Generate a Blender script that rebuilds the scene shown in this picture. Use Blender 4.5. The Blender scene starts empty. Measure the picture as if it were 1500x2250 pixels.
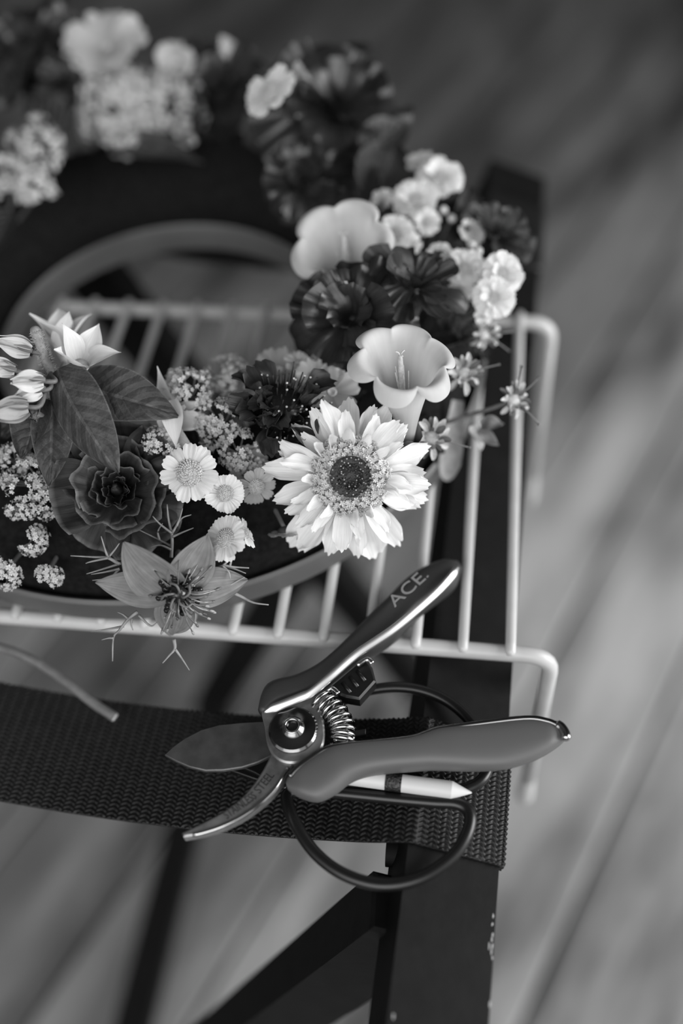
import bpy, math, random
import numpy as np
from mathutils import Vector, Matrix, Euler

sc = bpy.context.scene
COL = sc.collection
MM = 0.001

# ------------------------------------------------------------------ camera, light, exposure
CAM_LOC = Vector((-16.978, -189.840, 333.790))          # millimetres
CAM_ROT = Euler((0.6472005, 0.0676895, 0.1225498), 'XYZ')
FPX = 2232.25
cam = bpy.data.cameras.new('camera')
cam.sensor_fit = 'VERTICAL'; cam.sensor_height = 36.0; cam.sensor_width = 24.0
cam.lens = 36.0 * FPX / 2250.0
cam.clip_start = 0.01; cam.clip_end = 50
cam.dof.use_dof = True
cam.dof.focus_distance = 0.357
cam.dof.aperture_fstop = 2.3
camo = bpy.data.objects.new('camera', cam); COL.objects.link(camo)
camo.location = CAM_LOC * MM; camo.rotation_euler = CAM_ROT
sc.camera = camo
RM = CAM_ROT.to_matrix()
CR, CU, CF = RM.col[0].copy(), RM.col[1].copy(), RM.col[2].copy()

w = bpy.data.worlds.new('world'); sc.world = w; w.use_nodes = True
w.node_tree.nodes['Background'].inputs[0].default_value = (1, 1, 1, 1)
w.node_tree.nodes['Background'].inputs[1].default_value = 0.9

def area_light(name, loc, target, sx, sy, power):
    l = bpy.data.lights.new(name, 'AREA'); l.shape = 'RECTANGLE'; l.size = sx; l.size_y = sy; l.energy = power
    o = bpy.data.objects.new(name, l); COL.objects.link(o)
    o.location = loc
    o.rotation_euler = (Vector(target) - Vector(loc)).to_track_quat('-Z', 'Y').to_euler()
    return o
wl = area_light('window_light', (1.75, 0.25, 0.45), (0.0, 0.15, 0.05), 1.3, 1.4, 54)
area_light('front_fill_light', (-0.15, -1.45, 0.95), (-0.1, 0.1, 0.0), 1.8, 1.3, 8.5).data.spread = math.radians(110)  # fill lamp added behind the camera to brighten the flowers from the front

sc.view_settings.view_transform = 'Standard'
sc.view_settings.look = 'None'
sc.view_settings.exposure = 0.0
sc.view_settings.gamma = 1.0
sc.view_settings.use_curve_mapping = False

# ------------------------------------------------------------------ helpers: placement
def ray(px, py):
    return RM @ Vector(((px - 750) / FPX, -(py - 1125) / FPX, -1.0))
def atz(px, py, z):
    d = ray(px, py); t = (z - CAM_LOC.z) / d.z
    return CAM_LOC + d * t
def atd(px, py, dep):
    return CAM_LOC + ray(px, py) * dep
def face(r, u, t):
    return (CR * r + CU * u + CF * t).normalized()
RING = Vector((-160.0, 143.0, 0.0))
def foam_point(p, z=28, r=111):
    d = Vector((p.x - RING.x, p.y - RING.y, 0))
    if d.length < 1: d = Vector((1, 0, 0))
    d.normalize()
    return Vector((RING.x + d.x * r, RING.y + d.y * r, z))

# ------------------------------------------------------------------ helpers: meshes
class MB:
    def __init__(s): s.v = []; s.f = []; s.uv = []
    def add(s, vf, M=None):
        v, f = vf[0], vf[1]
        uv = vf[2] if len(vf) > 2 else None
        n = len(s.v)
        if M is None: s.v += [tuple(q) for q in v]
        else: s.v += [tuple(M @ Vector(q)) for q in v]
        s.f += [tuple(i + n for i in q) for q in f]
        s.uv += uv if uv else [(0.5, 0.5)] * len(v)
        return s
    def mesh(s, name, sharp=None):
        return mk(name, (s.v, s.f, s.uv), sharp)
def mk(name, vf, sharp=None):
    v, f = vf[0], vf[1]
    uv = vf[2] if len(vf) > 2 else None
    m = bpy.data.meshes.new(name)
    m.from_pydata([(a[0] * MM, a[1] * MM, a[2] * MM) for a in v], [], f)
    if uv:
        l = m.uv_layers.new(name='UVMap')
        idx = np.zeros(len(m.loops), dtype=np.int32); m.loops.foreach_get('vertex_index', idx)
        l.data.foreach_set('uv', np.array(uv, dtype=np.float32)[idx].ravel())
    m.polygons.foreach_set('use_smooth', [True] * len(m.polygons))
    if sharp: m.set_sharp_from_angle(angle=math.radians(sharp))
    m.update()
    return m
def sheet(fn, nu, nv):
    v = []; uv = []; f = []
    for i in range(nu + 1):
        for j in range(nv + 1):
            u = i / nu; w_ = -1 + 2 * j / nv
            v.append(tuple(fn(u, w_))); uv.append((u, (w_ + 1) / 2))
    for i in range(nu):
        for j in range(nv):
            a = i * (nv + 1) + j
            f.append((a, a + 1, a + nv + 2, a + nv + 1))
    return v, f, uv
def revolve(prof, n=24, wob=None):
    """prof list of (r,z); optional wob(i,theta)->(dr,dz)"""
    v = []; f = []; uv = []
    for i, (r, z) in enumerate(prof):
        for j in range(n):
            a = 2 * math.pi * j / n
            dr, dz = wob(i, a) if wob else (0, 0)
            v.append(((r + dr) * math.cos(a), (r + dr) * math.sin(a), z + dz)); uv.append((i / max(1, len(prof) - 1), j / n))
    for i in range(len(prof) - 1):
        for j in range(n):
            k = (j + 1) % n
            f.append((i * n + j, i * n + k, (i + 1) * n + k, (i + 1) * n + j))
    if prof[0][0] > 1e-6 and wob is None: f.append(tuple(reversed(range(n))))
    if prof[-1][0] > 1e-6 and wob is None: f.append(tuple(range((len(prof) - 1) * n, len(prof) * n)))
    return v, f, uv
def spline(pts, k=6, closed=False):
    P = [Vector(p) for p in pts]; out = []; n = len(P)
    rng = range(n) if closed else range(n - 1)
    for i in rng:
        p1, p2 = P[i], P[(i + 1) % n]
        p0 = P[(i - 1) % n] if (closed or i > 0) else p1 + (p1 - p2)
        p3 = P[(i + 2) % n] if (closed or i + 2 < n) else p2 + (p2 - p1)
        for s in range(k):
            t = s / k
            out.append(0.5 * ((2 * p1) + (p2 - p0) * t + (2 * p0 - 5 * p1 + 4 * p2 - p3) * t * t + (3 * p1 - p0 - 3 * p2 + p3) * t ** 3))
    if not closed: out.append(P[-1])
    return out
def tube(pts, r, n=8, closed=False, cap=True):
    """r number or list"""
    P = [Vector(p) for p in pts]; m = len(P)
    R = r if isinstance(r, (list, tuple)) else [r] * m
    v = []; f = []; uv = []
    t = (P[1] - P[0]).normalized()
    a = t.orthogonal().normalized()
    for i in range(m):
        if closed: t2 = (P[(i + 1) % m] - P[i - 1])
        elif i == 0: t2 = P[1] - P[0]
        elif i == m - 1: t2 = P[-1] - P[-2]
        else: t2 = P[i + 1] - P[i - 1]
        if t2.length < 1e-9: t2 = t
        t2.normalize()
        q = t.rotation_difference(t2); a = q @ a; a = (a - t2 * a.dot(t2)).normalized(); t = t2
        b = t.cross(a)
        for j in range(n):
            an = 2 * math.pi * j / n
            v.append(tuple(P[i] + (a * math.cos(an) + b * math.sin(an)) * R[i])); uv.append((i / max(1, m - 1), j / n))
    for i in range(m if closed else m - 1):
        i2 = (i + 1) % m
        for j in range(n):
            k = (j + 1) % n
            f.append((i * n + j, i * n + k, i2 * n + k, i2 * n + j))
    if cap and not closed:
        f.append(tuple(reversed(range(n)))); f.append(tuple(range((m - 1) * n, m * n)))
    return v, f, uv
def rounded(pts, rad, k=6):
    """polyline with filleted corners"""
    P = [Vector(p) for p in pts]; out = [P[0]]
    for i in range(1, len(P) - 1):
        a, b, c = P[i - 1], P[i], P[i + 1]
        d1 = (a - b).normalized(); d2 = (c - b).normalized()
        s, e = b + d1 * rad, b + d2 * rad
        for q in range(k + 1):
            t = q / k
            out.append(s * (1 - t) ** 2 + b * 2 * t * (1 - t) + e * t * t)
    out.append(P[-1]); return out
def box(cx, cy, cz, sx, sy, sz, bev=0.0):
    if bev <= 0: bev = min(sx, sy, sz) * .06
    v = []; f = []
    X, Y, Z = sx / 2, sy / 2, sz / 2
    rings = [(-Z, bev), (-Z + bev, 0), (Z - bev, 0), (Z, bev)]
    for z, ins in rings:
        for (x, y) in ((-1, -1), (1, -1), (1, 1), (-1, 1)):
            if ins == 0:
                pass
            v.append((cx + x * (X - ins), cy + y * (Y - ins), cz + z))
    for i in range(3):
        for j in range(4):
            k = (j + 1) % 4
            f.append((i * 4 + j, i * 4 + k, i * 4 + 4 + k, i * 4 + 4 + j))
    f.append((3, 2, 1, 0)); f.append((12, 13, 14, 15))
    return v, f
def beam(a, b, up, wd, th, bev=1.2):
    """bar from a to b, width wd along side, thickness th along up"""
    a = Vector(a); b = Vector(b); t = (b - a).normalized(); L = (b - a).length
    up = Vector(up); up = (up - t * up.dot(t)).normalized(); s = t.cross(up)
    v, f = box(0, 0, 0, wd, th, L, bev)
    c = (a + b) / 2
    return [tuple(c + s * q[0] + up * q[1] + t * q[2]) for q in v], f
def ribbon(pts, nrm, wid, thk, n=14):
    P = [Vector(p) for p in pts]; m = len(P); v = []; f = []
    for i in range(m):
        t = (P[min(m - 1, i + 1)] - P[max(0, i - 1)]).normalized(); b = Vector(nrm); b = (b - t * b.dot(t)).normalized(); a = t.cross(b)
        k = min(1, (i + .6) / 4, (m - .4 - i) / 4)
        for j in range(n):
            q = 2 * math.pi * j / n; v.append(tuple(P[i] + a * math.cos(q) * wid * k + b * math.sin(q) * thk * k))
    for i in range(m - 1):
        for j in range(n):
            k = (j + 1) % n; f.append((i * n + j, i * n + k, i * n + n + k, i * n + n + j))
    f.append(tuple(reversed(range(n)))); f.append(tuple(range((m - 1) * n, m * n)))
    return v, f
def prism(pts, nrm, z0, z1, bev=0.4):
    """polygon (3D points, about planar) extruded along nrm from offset z0 to z1 with bevelled top"""
    P = [Vector(p) for p in pts]; n = len(P); nrm = Vector(nrm).normalized()
    def inset(d):
        out = []
        for i in range(n):
            a, b, c = P[i - 1], P[i], P[(i + 1) % n]
            e = (b - a).normalized() + (c - b).normalized()
            o = nrm.cross(e); o = o.normalized() if o.length > 1e-6 else Vector((0, 0, 0))
            out.append(b + o * d * sgn)
        return out
    ar = Vector((0, 0, 0))
    for i in range(n): ar += (P[i] - P[0]).cross(P[(i + 1) % n] - P[0])
    sgn = 1 if ar.dot(nrm) > 0 else -1
    I = inset(bev)
    rows = [[p + nrm * z0 for p in I], [p + nrm * (z0 + bev) for p in P], [p + nrm * (z1 - bev) for p in P], [p + nrm * z1 for p in I]]
    v = [tuple(p) for r in rows for p in r]; f = []
    for i in range(3):
        for j in range(n):
            k = (j + 1) % n
            f.append((i * n + j, i * n + k, i * n + n + k, i * n + n + j))
    f.append(tuple(reversed(range(n)))); f.append(tuple(range(3 * n, 4 * n)))
    return v, f
def sweep2(A, B, nrm, th, n=20, ex=2.4, zoff=0.0):
    """solid between two edge polylines A,B; cross section super-ellipse with half thickness th (number or list)"""
    m = len(A); v = []; f = []; nrm = Vector(nrm).normalized()
    for i in range(m):
        c = (A[i] + B[i]) / 2; h = (A[i] - B[i]) / 2
        T = th[i] if isinstance(th, (list, tuple)) else th
        for j in range(n):
            a = 2 * math.pi * j / n
            cx = math.copysign(abs(math.cos(a)) ** (2 / ex), math.cos(a)); sy = math.copysign(abs(math.sin(a)) ** (2 / ex), math.sin(a))
            v.append(tuple(c + h * cx + nrm * (sy * T + zoff)))
    for i in range(m - 1):
        for j in range(n):
            k = (j + 1) % n
            f.append((i * n + j, i * n + k, i * n + n + k, i * n + n + j))
    f.append(tuple(reversed(range(n)))); f.append(tuple(range((m - 1) * n, m * n)))
    return v, f

# ------------------------------------------------------------------ helpers: objects
def tag(o, label, cat, group=None, kind=None):
    o['label'] = label; o['category'] = cat
    if group: o['group'] = group
    if kind: o['kind'] = kind
    return o
def Tm(x, y, z): return Matrix.Translation((x * MM, y * MM, z * MM))
def Rx(a): return Matrix.Rotation(math.radians(a), 4, 'X')
def Ry(a): return Matrix.Rotation(math.radians(a), 4, 'Y')
def Rz(a): return Matrix.Rotation(math.radians(a), 4, 'Z')
def pose(p, n=None, spin=0):
    """matrix with Z along n and Y towards the camera's up; p in mm"""
    M = Matrix.Translation(Vector(p) * MM)
    if n is None: return M
    z = Vector(n).normalized(); y = CU - z * CU.dot(z)
    if y.length < .05: y = CR - z * CR.dot(z)
    y.normalize(); x = y.cross(z)
    R = Matrix((x, y, z)).transposed().to_4x4()
    return M @ R @ Rz(spin)
def thing(name, label, cat, M, group=None):
    o = bpy.data.objects.new(name, None); COL.objects.link(o)
    o.empty_display_size = .005; o.matrix_basis = M
    return tag(o, label, cat, group)
def part(name, mesh, mat, parent=None, M=None, kind=None, label=None):
    m = mesh
    if len(m.materials) == 0: m.materials.append(mat)
    o = bpy.data.objects.new(name, m); COL.objects.link(o)
    if parent: o.parent = parent
    if m.materials[0] != mat:
        o.material_slots[0].link = 'OBJECT'; o.material_slots[0].material = mat
    if M is not None: o.matrix_basis = M
    if kind: o['kind'] = kind
    if label: o['label'] = label
    return o
def local(th, p):
    """world mm -> local mm of a thing placed by matrix_basis"""
    return (th.matrix_basis.inverted() @ (Vector(p) * MM)) / MM

# ------------------------------------------------------------------ materials (the photograph is black and white: greys only)
def new_mat(name):
    m = bpy.data.materials.new(name); m.use_nodes = True
    return m, m.node_tree, m.node_tree.nodes['Principled BSDF']
def g(v): return (v, v, v, 1)
def mat_plain(name, v, rough=.5, metal=0, spec=.5, noise=0, nscale=200, bump=0, bscale=800, coat=0):
    m, nt, b = new_mat(name)
    b.inputs['Base Color'].default_value = g(v); b.inputs['Roughness'].default_value = rough
    b.inputs['Metallic'].default_value = metal; b.inputs['Specular IOR Level'].default_value = spec
    b.inputs['Coat Weight'].default_value = coat
    tc = nt.nodes.new('ShaderNodeTexCoord')
    if noise:
        t = nt.nodes.new('ShaderNodeTexNoise'); t.inputs['Scale'].default_value = nscale; t.inputs['Detail'].default_value = 5
        nt.links.new(tc.outputs['Object'], t.inputs['Vector'])
        r = nt.nodes.new('ShaderNodeValToRGB')
        r.color_ramp.elements[0].position = .3; r.color_ramp.elements[0].color = g(max(0, v * (1 - noise)))
        r.color_ramp.elements[1].position = .7; r.color_ramp.elements[1].color = g(min(1, v * (1 + noise)))
        nt.links.new(t.outputs['Fac'], r.inputs['Fac']); nt.links.new(r.outputs['Color'], b.inputs['Base Color'])
    if bump:
        t = nt.nodes.new('ShaderNodeTexNoise'); t.inputs['Scale'].default_value = bscale; t.inputs['Detail'].default_value = 4
        nt.links.new(tc.outputs['Object'], t.inputs['Vector'])
        bp = nt.nodes.new('ShaderNodeBump'); bp.inputs['Strength'].default_value = bump; bp.inputs['Distance'].default_value = .0005
        nt.links.new(t.outputs['Fac'], bp.inputs['Height']); nt.links.new(bp.outputs['Normal'], b.inputs['Normal'])
    return m
def mat_petal(name, base, tip, edge=None, lines=9, contrast=.15, rough=.6, trans=.25, bump=.25, spec=.25, blotch=.12, bscale=60):
    """colour runs from base to tip along UV.x, fine lengthwise veins along UV.y"""
    m, nt, b = new_mat(name)
    b.inputs['Roughness'].default_value = rough; b.inputs['Specular IOR Level'].default_value = spec
    N = nt.nodes.new; L = nt.links.new
    uv = N('ShaderNodeUVMap'); uv.uv_map = 'UVMap'
    sep = N('ShaderNodeSeparateXYZ'); L(uv.outputs['UV'], sep.inputs[0])
    ramp = N('ShaderNodeValToRGB'); ramp.color_ramp.elements[0].color = g(base); ramp.color_ramp.elements[1].color = g(tip)
    ramp.color_ramp.elements[0].position = .05; ramp.color_ramp.elements[1].position = .55
    if edge is not None:
        e1 = ramp.color_ramp.elements.new(.90); e1.color = g(tip); e2 = ramp.color_ramp.elements.new(.985); e2.color = g(edge)
    L(sep.outputs['X'], ramp.inputs['Fac'])
    mp = N('ShaderNodeMapping'); mp.inputs['Scale'].default_value = (.9, lines, 1); L(uv.outputs['UV'], mp.inputs['Vector'])
    no = N('ShaderNodeTexNoise'); no.inputs['Scale'].default_value = 1.6; no.inputs['Detail'].default_value = 4; no.inputs['Roughness'].default_value = .6
    L(mp.outputs[0], no.inputs['Vector'])
    tc = N('ShaderNodeTexCoord'); nb = N('ShaderNodeTexNoise'); nb.inputs['Scale'].default_value = bscale; nb.inputs['Detail'].default_value = 3
    L(tc.outputs['Object'], nb.inputs['Vector'])
    mr = N('ShaderNodeMapRange'); mr.inputs[1].default_value = .3; mr.inputs[2].default_value = .7; mr.inputs[3].default_value = 1 - contrast; mr.inputs[4].default_value = 1 + contrast
    L(no.outputs['Fac'], mr.inputs[0])
    mr2 = N('ShaderNodeMapRange'); mr2.inputs[1].default_value = .3; mr2.inputs[2].default_value = .7; mr2.inputs[3].default_value = 1 - blotch; mr2.inputs[4].default_value = 1 + blotch
    L(nb.outputs['Fac'], mr2.inputs[0])
    mu = N('ShaderNodeMath'); mu.operation = 'MULTIPLY'; L(mr.outputs[0], mu.inputs[0]); L(mr2.outputs[0], mu.inputs[1])
    vm = N('ShaderNodeVectorMath'); vm.operation = 'SCALE'; L(ramp.outputs['Color'], vm.inputs[0]); L(mu.outputs[0], vm.inputs['Scale'])
    L(vm.outputs[0], b.inputs['Base Color'])
    bp = N('ShaderNodeBump'); bp.inputs['Strength'].default_value = bump; bp.inputs['Distance'].default_value = .0006
    L(no.outputs['Fac'], bp.inputs['Height']); L(bp.outputs['Normal'], b.inputs['Normal'])
    if trans > 0:
        tr = N('ShaderNodeBsdfTranslucent'); L(vm.outputs[0], tr.inputs['Color'])
        mx = N('ShaderNodeMixShader'); mx.inputs[0].default_value = trans
        L(b.outputs[0], mx.inputs[1]); L(tr.outputs[0], mx.inputs[2])
        L(mx.outputs[0], nt.nodes['Material Output'].inputs['Surface'])
    return m
def mat_leaf(name, v, vein, rough=.55, nveins=7, trans=.12):
    """leaf: pale midrib and herringbone side veins from UV, crinkled relief"""
    m, nt, b = new_mat(name)
    b.inputs['Roughness'].default_value = rough; b.inputs['Specular IOR Level'].default_value = .35
    N = nt.nodes.new; L = nt.links.new
    uv = N('ShaderNodeUVMap'); uv.uv_map = 'UVMap'
    sep = N('ShaderNodeSeparateXYZ'); L(uv.outputs['UV'], sep.inputs[0])
    def mth(op, a, bb=None):
        n = N('ShaderNodeMath'); n.operation = op
        if hasattr(a, 'is_output'): L(a, n.inputs[0])
        else: n.inputs[0].default_value = a
        if bb is not None:
            if hasattr(bb, 'is_output'): L(bb, n.inputs[1])
            else: n.inputs[1].default_value = bb
        return n.outputs[0]
    av = mth('ABSOLUTE', mth('SUBTRACT', sep.outputs['Y'], .5))
    mid = mth('LESS_THAN', av, .03)
    tc = N('ShaderNodeTexCoord'); no = N('ShaderNodeTexNoise'); no.inputs['Scale'].default_value = 160; no.inputs['Detail'].default_value = 4
    L(tc.outputs['Object'], no.inputs['Vector'])
    ph = mth('ADD', mth('SUBTRACT', mth('MULTIPLY', sep.outputs['X'], nveins), mth('MULTIPLY', av, 3.2)), mth('MULTIPLY', no.outputs['Fac'], .35))
    fr = mth('ABSOLUTE', mth('SUBTRACT', mth('FRACT', ph), .5))
    side = mth('LESS_THAN', fr, .05)
    vm_ = mth('MAXIMUM', mth('MAXIMUM', mid, mth('GREATER_THAN', av, .478)), mth('MULTIPLY', side, .35))
    r = N('ShaderNodeMixRGB'); r.inputs[1].default_value = g(v); r.inputs[2].default_value = g(vein); L(vm_, r.inputs[0])
    r2 = N('ShaderNodeMapRange'); r2.inputs[1].default_value = .3; r2.inputs[2].default_value = .7; r2.inputs[3].default_value = .62; r2.inputs[4].default_value = 1.38
    L(no.outputs['Fac'], r2.inputs[0])
    sm = N('ShaderNodeVectorMath'); sm.operation = 'SCALE'; L(r.outputs[0], sm.inputs[0]); L(r2.outputs[0], sm.inputs['Scale'])
    L(sm.outputs[0], b.inputs['Base Color'])
    n2 = N('ShaderNodeTexNoise'); n2.inputs['Scale'].default_value = 420; n2.inputs['Detail'].default_value = 3; L(tc.outputs['Object'], n2.inputs['Vector'])
    hh = mth('ADD', mth('MULTIPLY', fr, 1.3), mth('MULTIPLY', n2.outputs['Fac'], .8))
    bp = N('ShaderNodeBump'); bp.inputs['Strength'].default_value = .7; bp.inputs['Distance'].default_value = .0012
    L(hh, bp.inputs['Height']); L(bp.outputs['Normal'], b.inputs['Normal'])
    if trans:
        tr = N('ShaderNodeBsdfTranslucent'); L(sm.outputs[0], tr.inputs['Color'])
        mx = N('ShaderNodeMixShader'); mx.inputs[0].default_value = trans
        L(b.outputs[0], mx.inputs[1]); L(tr.outputs[0], mx.inputs[2]); L(mx.outputs[0], nt.nodes['Material Output'].inputs['Surface'])
    return m
def mat_floor(name):
    m, nt, b = new_mat(name)
    N = nt.nodes.new; L = nt.links.new
    tc = N('ShaderNodeTexCoord'); oi = N('ShaderNodeObjectInfo')
    mp = N('ShaderNodeMapping'); mp.inputs['Scale'].default_value = (5, 1.0, 1); L(tc.outputs['Object'], mp.inputs['Vector'])
    ad = N('ShaderNodeVectorMath'); ad.operation = 'ADD'; L(mp.outputs[0], ad.inputs[0])
    cb = N('ShaderNodeCombineXYZ'); ml = N('ShaderNodeMath'); ml.operation = 'MULTIPLY'; ml.inputs[1].default_value = 37.0
    L(oi.outputs['Random'], ml.inputs[0]); L(ml.outputs[0], cb.inputs[2]); L(cb.outputs[0], ad.inputs[1])
    no = N('ShaderNodeTexNoise'); no.inputs['Scale'].default_value = 3.2; no.inputs['Detail'].default_value = 6; no.inputs['Roughness'].default_value = .6
    L(ad.outputs[0], no.inputs['Vector'])
    rp = N('ShaderNodeValToRGB'); rp.color_ramp.elements[0].position = .34; rp.color_ramp.elements[0].color = g(.09)
    rp.color_ramp.elements[1].position = .64; rp.color_ramp.elements[1].color = g(.46)
    L(no.outputs['Fac'], rp.inputs['Fac'])
    sm = N('ShaderNodeVectorMath'); sm.operation = 'MULTIPLY'; L(rp.outputs[0], sm.inputs[0]); L(oi.outputs['Color'], sm.inputs[1])     # per-board tone, with the floor's light falloff painted in
    L(sm.outputs[0], b.inputs['Base Color']); b.inputs['Roughness'].default_value = .5
    return m

M_FLOOR = mat_floor('floor_wood')
M_GAP = mat_plain('floor_gap', .02, .9)
M_RAIL = mat_plain('black_painted_wood', .0055, .62, spec=.15, noise=.3, nscale=120, bump=.15, bscale=300)
M_STRAP = mat_plain('black_webbing', .011, .45, spec=.3, noise=.3, nscale=300)
M_WIRE = mat_plain('white_coated_wire', .52, .38, spec=.5, noise=.06, nscale=60)
M_TRAY = mat_plain('dark_plastic_tray', .10, .42, spec=.4, noise=.1, nscale=60)
M_FOAM = mat_plain('floral_foam', .011, .95, spec=.1, noise=.4, nscale=400, bump=.6, bscale=1200)
M_WHITE = mat_petal('white_petal', .66, .82, lines=8, contrast=.10, trans=.22, bump=.35)
M_CHRYS = mat_petal('chrysanthemum_petal', .74, .86, lines=7, contrast=.10, trans=.22, bump=.5, blotch=.08)
M_CREAM = mat_petal('cream_petal', .34, .62, lines=14, contrast=.05, trans=.28, bump=.08, blotch=.05)
M_PALE = mat_petal('pale_petal', .40, .55, lines=10, contrast=.1, trans=.3)
M_MID = mat_petal('nigella_petal', .25, .25, lines=9, contrast=.28, trans=.25, bump=.35, blotch=.2, bscale=150)
M_DARK = mat_petal('dark_petal', .016, .035, lines=10, contrast=.35, rough=.38, trans=.08, bump=.5, spec=.5, blotch=.35, bscale=90)
M_DARK2 = mat_petal('dark_ruffled_petal', .012, .026, lines=12, contrast=.3, rough=.24, trans=.06, bump=.4, spec=.6, blotch=.4, bscale=80)
M_ROSE = mat_petal('dark_rose_petal', .009, .026, edge=.12, lines=10, contrast=.3, rough=.5, trans=.12, bump=.5, spec=.3, blotch=.3, bscale=120)
M_LEAF = mat_leaf('leaf', .055, .10)
M_LEAFD = mat_leaf('dark_leaf', .022, .05)
M_STEM = mat_plain('stem', .13, .55, noise=.25, nscale=200)
M_STEMD = mat_plain('dark_stem', .05, .6, noise=.25, nscale=200)
M_THREAD = mat_plain('bract_thread', .24, .55, noise=.3, nscale=300)
M_DISC = mat_plain('daisy_disc', .52, .75, noise=.3, nscale=900, bump=.5, bscale=2500)
M_FLORET = mat_plain('pale_floret', .52, .6, noise=.2, nscale=900)
M_CORE = mat_plain('dark_floret', .03, .6, noise=.5, nscale=900)
M_LACE = mat_plain('lace_floret', .58, .65, noise=.15, nscale=500)
M_ANTHER = mat_plain('anther', .30, .5, noise=.4, nscale=500)
M_FILAMENT = mat_plain('filament', .12, .5)
M_NECT = mat_plain('nectary', .012, .22, spec=.6)
M_STEEL = mat_plain('worn_steel', .30, .36, metal=.75, noise=.35, nscale=160, bump=.25, bscale=500)
M_BLADE = mat_plain('coated_blade', .075, .36, metal=.4, noise=.35, nscale=120, bump=.05, bscale=500)
M_EDGE = mat_plain('brushed_metal_edge', .85, .30, metal=1)
M_CHROME = mat_plain('chrome', .55, .12, metal=1)
M_DCHROME = mat_plain('dark_chrome', .22, .16, metal=1)
M_GRIP = mat_plain('grey_rubber_grip', .105, .45, spec=.45, bump=.04, bscale=3000)
M_GRIPD = mat_plain('dark_rubber_grip', .035, .42, spec=.45)
M_BLACK = mat_plain('black_plastic', .008, .32, spec=.5)
M_PRINT = mat_plain('silver_print', .22, .5)
M_ENGRAVE = mat_plain('engraved_letter', .02, .6)
M_PENCIL = mat_plain('white_pencil', .60, .45)
M_GLITTER = mat_plain('glitter_band', .045, .25, metal=.6, noise=.9, nscale=1200, bump=1, bscale=1500)

# ================================================================== SETTING: floor
FZ = -520.0
fl = bpy.data.objects.new('floor', mk('floor', box(-325, 700, FZ - 22, 3400, 3900, 20, 1))); COL.objects.link(fl)
fl.data.materials.append(M_GAP); fl['kind'] = 'structure'; fl['label'] = 'wide board floor of worn wood far below'
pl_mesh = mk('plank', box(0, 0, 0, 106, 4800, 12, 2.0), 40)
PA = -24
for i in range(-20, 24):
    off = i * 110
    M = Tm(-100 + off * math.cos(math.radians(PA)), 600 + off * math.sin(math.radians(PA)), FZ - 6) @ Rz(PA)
    tone = float(np.interp(i, [-8, -4, -2, -1, 0, 1, 2, 3, 4, 9], [.5, .42, .58, .55, .62, .72, 1.02, 1.0, .88, .95])) * random.Random(i + 50).uniform(.92, 1.08)  # tone by board imitates light falloff over the floor, plus slight random variation
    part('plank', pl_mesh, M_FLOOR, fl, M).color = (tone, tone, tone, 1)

wall_m = mat_plain('plaster_wall', .12, .9, noise=.05, nscale=6)
ROOM = (('wall_far', ((-325, 2520, 670, 3100, 40, 2460),), 'plain grey wall beyond the floor, out of view'),
        ('wall_left', ((-1870, 700, 670, 40, 3640, 2460),), 'plain grey wall on the left, out of view'),
        ('wall_right', ((1200, 1525, 690, 60, 1950, 2420), (1200, -1000, 690, 60, 200, 2420), (1200, -175, -450, 60, 1450, 140), (1200, -175, 1600, 60, 1450, 600)), 'grey wall on the right with the window opening, out of view'),
        ('wall_near', ((-325, -1120, -190, 3100, 40, 660),), 'low grey wall under the open front of the room, behind the camera'),
        ('ceiling', ((-325, 700, 1920, 3100, 3600, 40),), 'plain grey ceiling, out of view'))
for nm, bxs, lb in ROOM:
    mb_ = MB()
    for q in bxs: mb_.add(box(*q, 2))
    wo = bpy.data.objects.new(nm, mb_.mesh(nm, 30)); COL.objects.link(wo); wo.data.materials.append(wall_m); wo['kind'] = 'structure'; wo['label'] = lb

# ================================================================== folding stand with webbing
RA = math.atan2(16, 440)                        # the rails run a touch clockwise of the rack
RDIR = Vector((math.sin(RA), math.cos(RA), 0)); RSIDE = Vector((math.cos(RA), -math.sin(RA), 0))
R0 = Vector((-17.0, -90, -12.9))                   # centre of the right rail's top face at y=-90
TIL = math.radians(20)
TOPN = RSIDE * math.sin(TIL) + Vector((0, 0, 1)) * math.cos(TIL)
TOPS = RSIDE * math.cos(TIL) - Vector((0, 0, 1)) * math.sin(TIL)
stand = thing('folding_stand', 'black wooden folding stand with webbing straps carrying the wire rack', 'folding stand', Matrix.Translation(Vector((-140, 90, FZ)) * MM))
SL = lambda vf: ([tuple(Vector(q) - Vector((-140, 90, FZ))) for q in vf[0]], vf[1])
RW, RT = 33.0, 20.0
def rail_beam(side):
    # side +1 right rail, -1 left rail mirrored about x=-142
    a = R0 + RDIR * -130 - TOPN * RT / 2; b = R0 + RDIR * 408 - TOPN * RT / 2
    n = TOPN
    if side < 0:
        mx = lambda p: Vector((-302 - p.x + 2 * (p.y + 90) * math.tan(RA), p.y, p.z))
        a, b = mx(a), mx(b); n = Vector((-TOPN.x, TOPN.y, TOPN.z))
    return a, b, n
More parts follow.
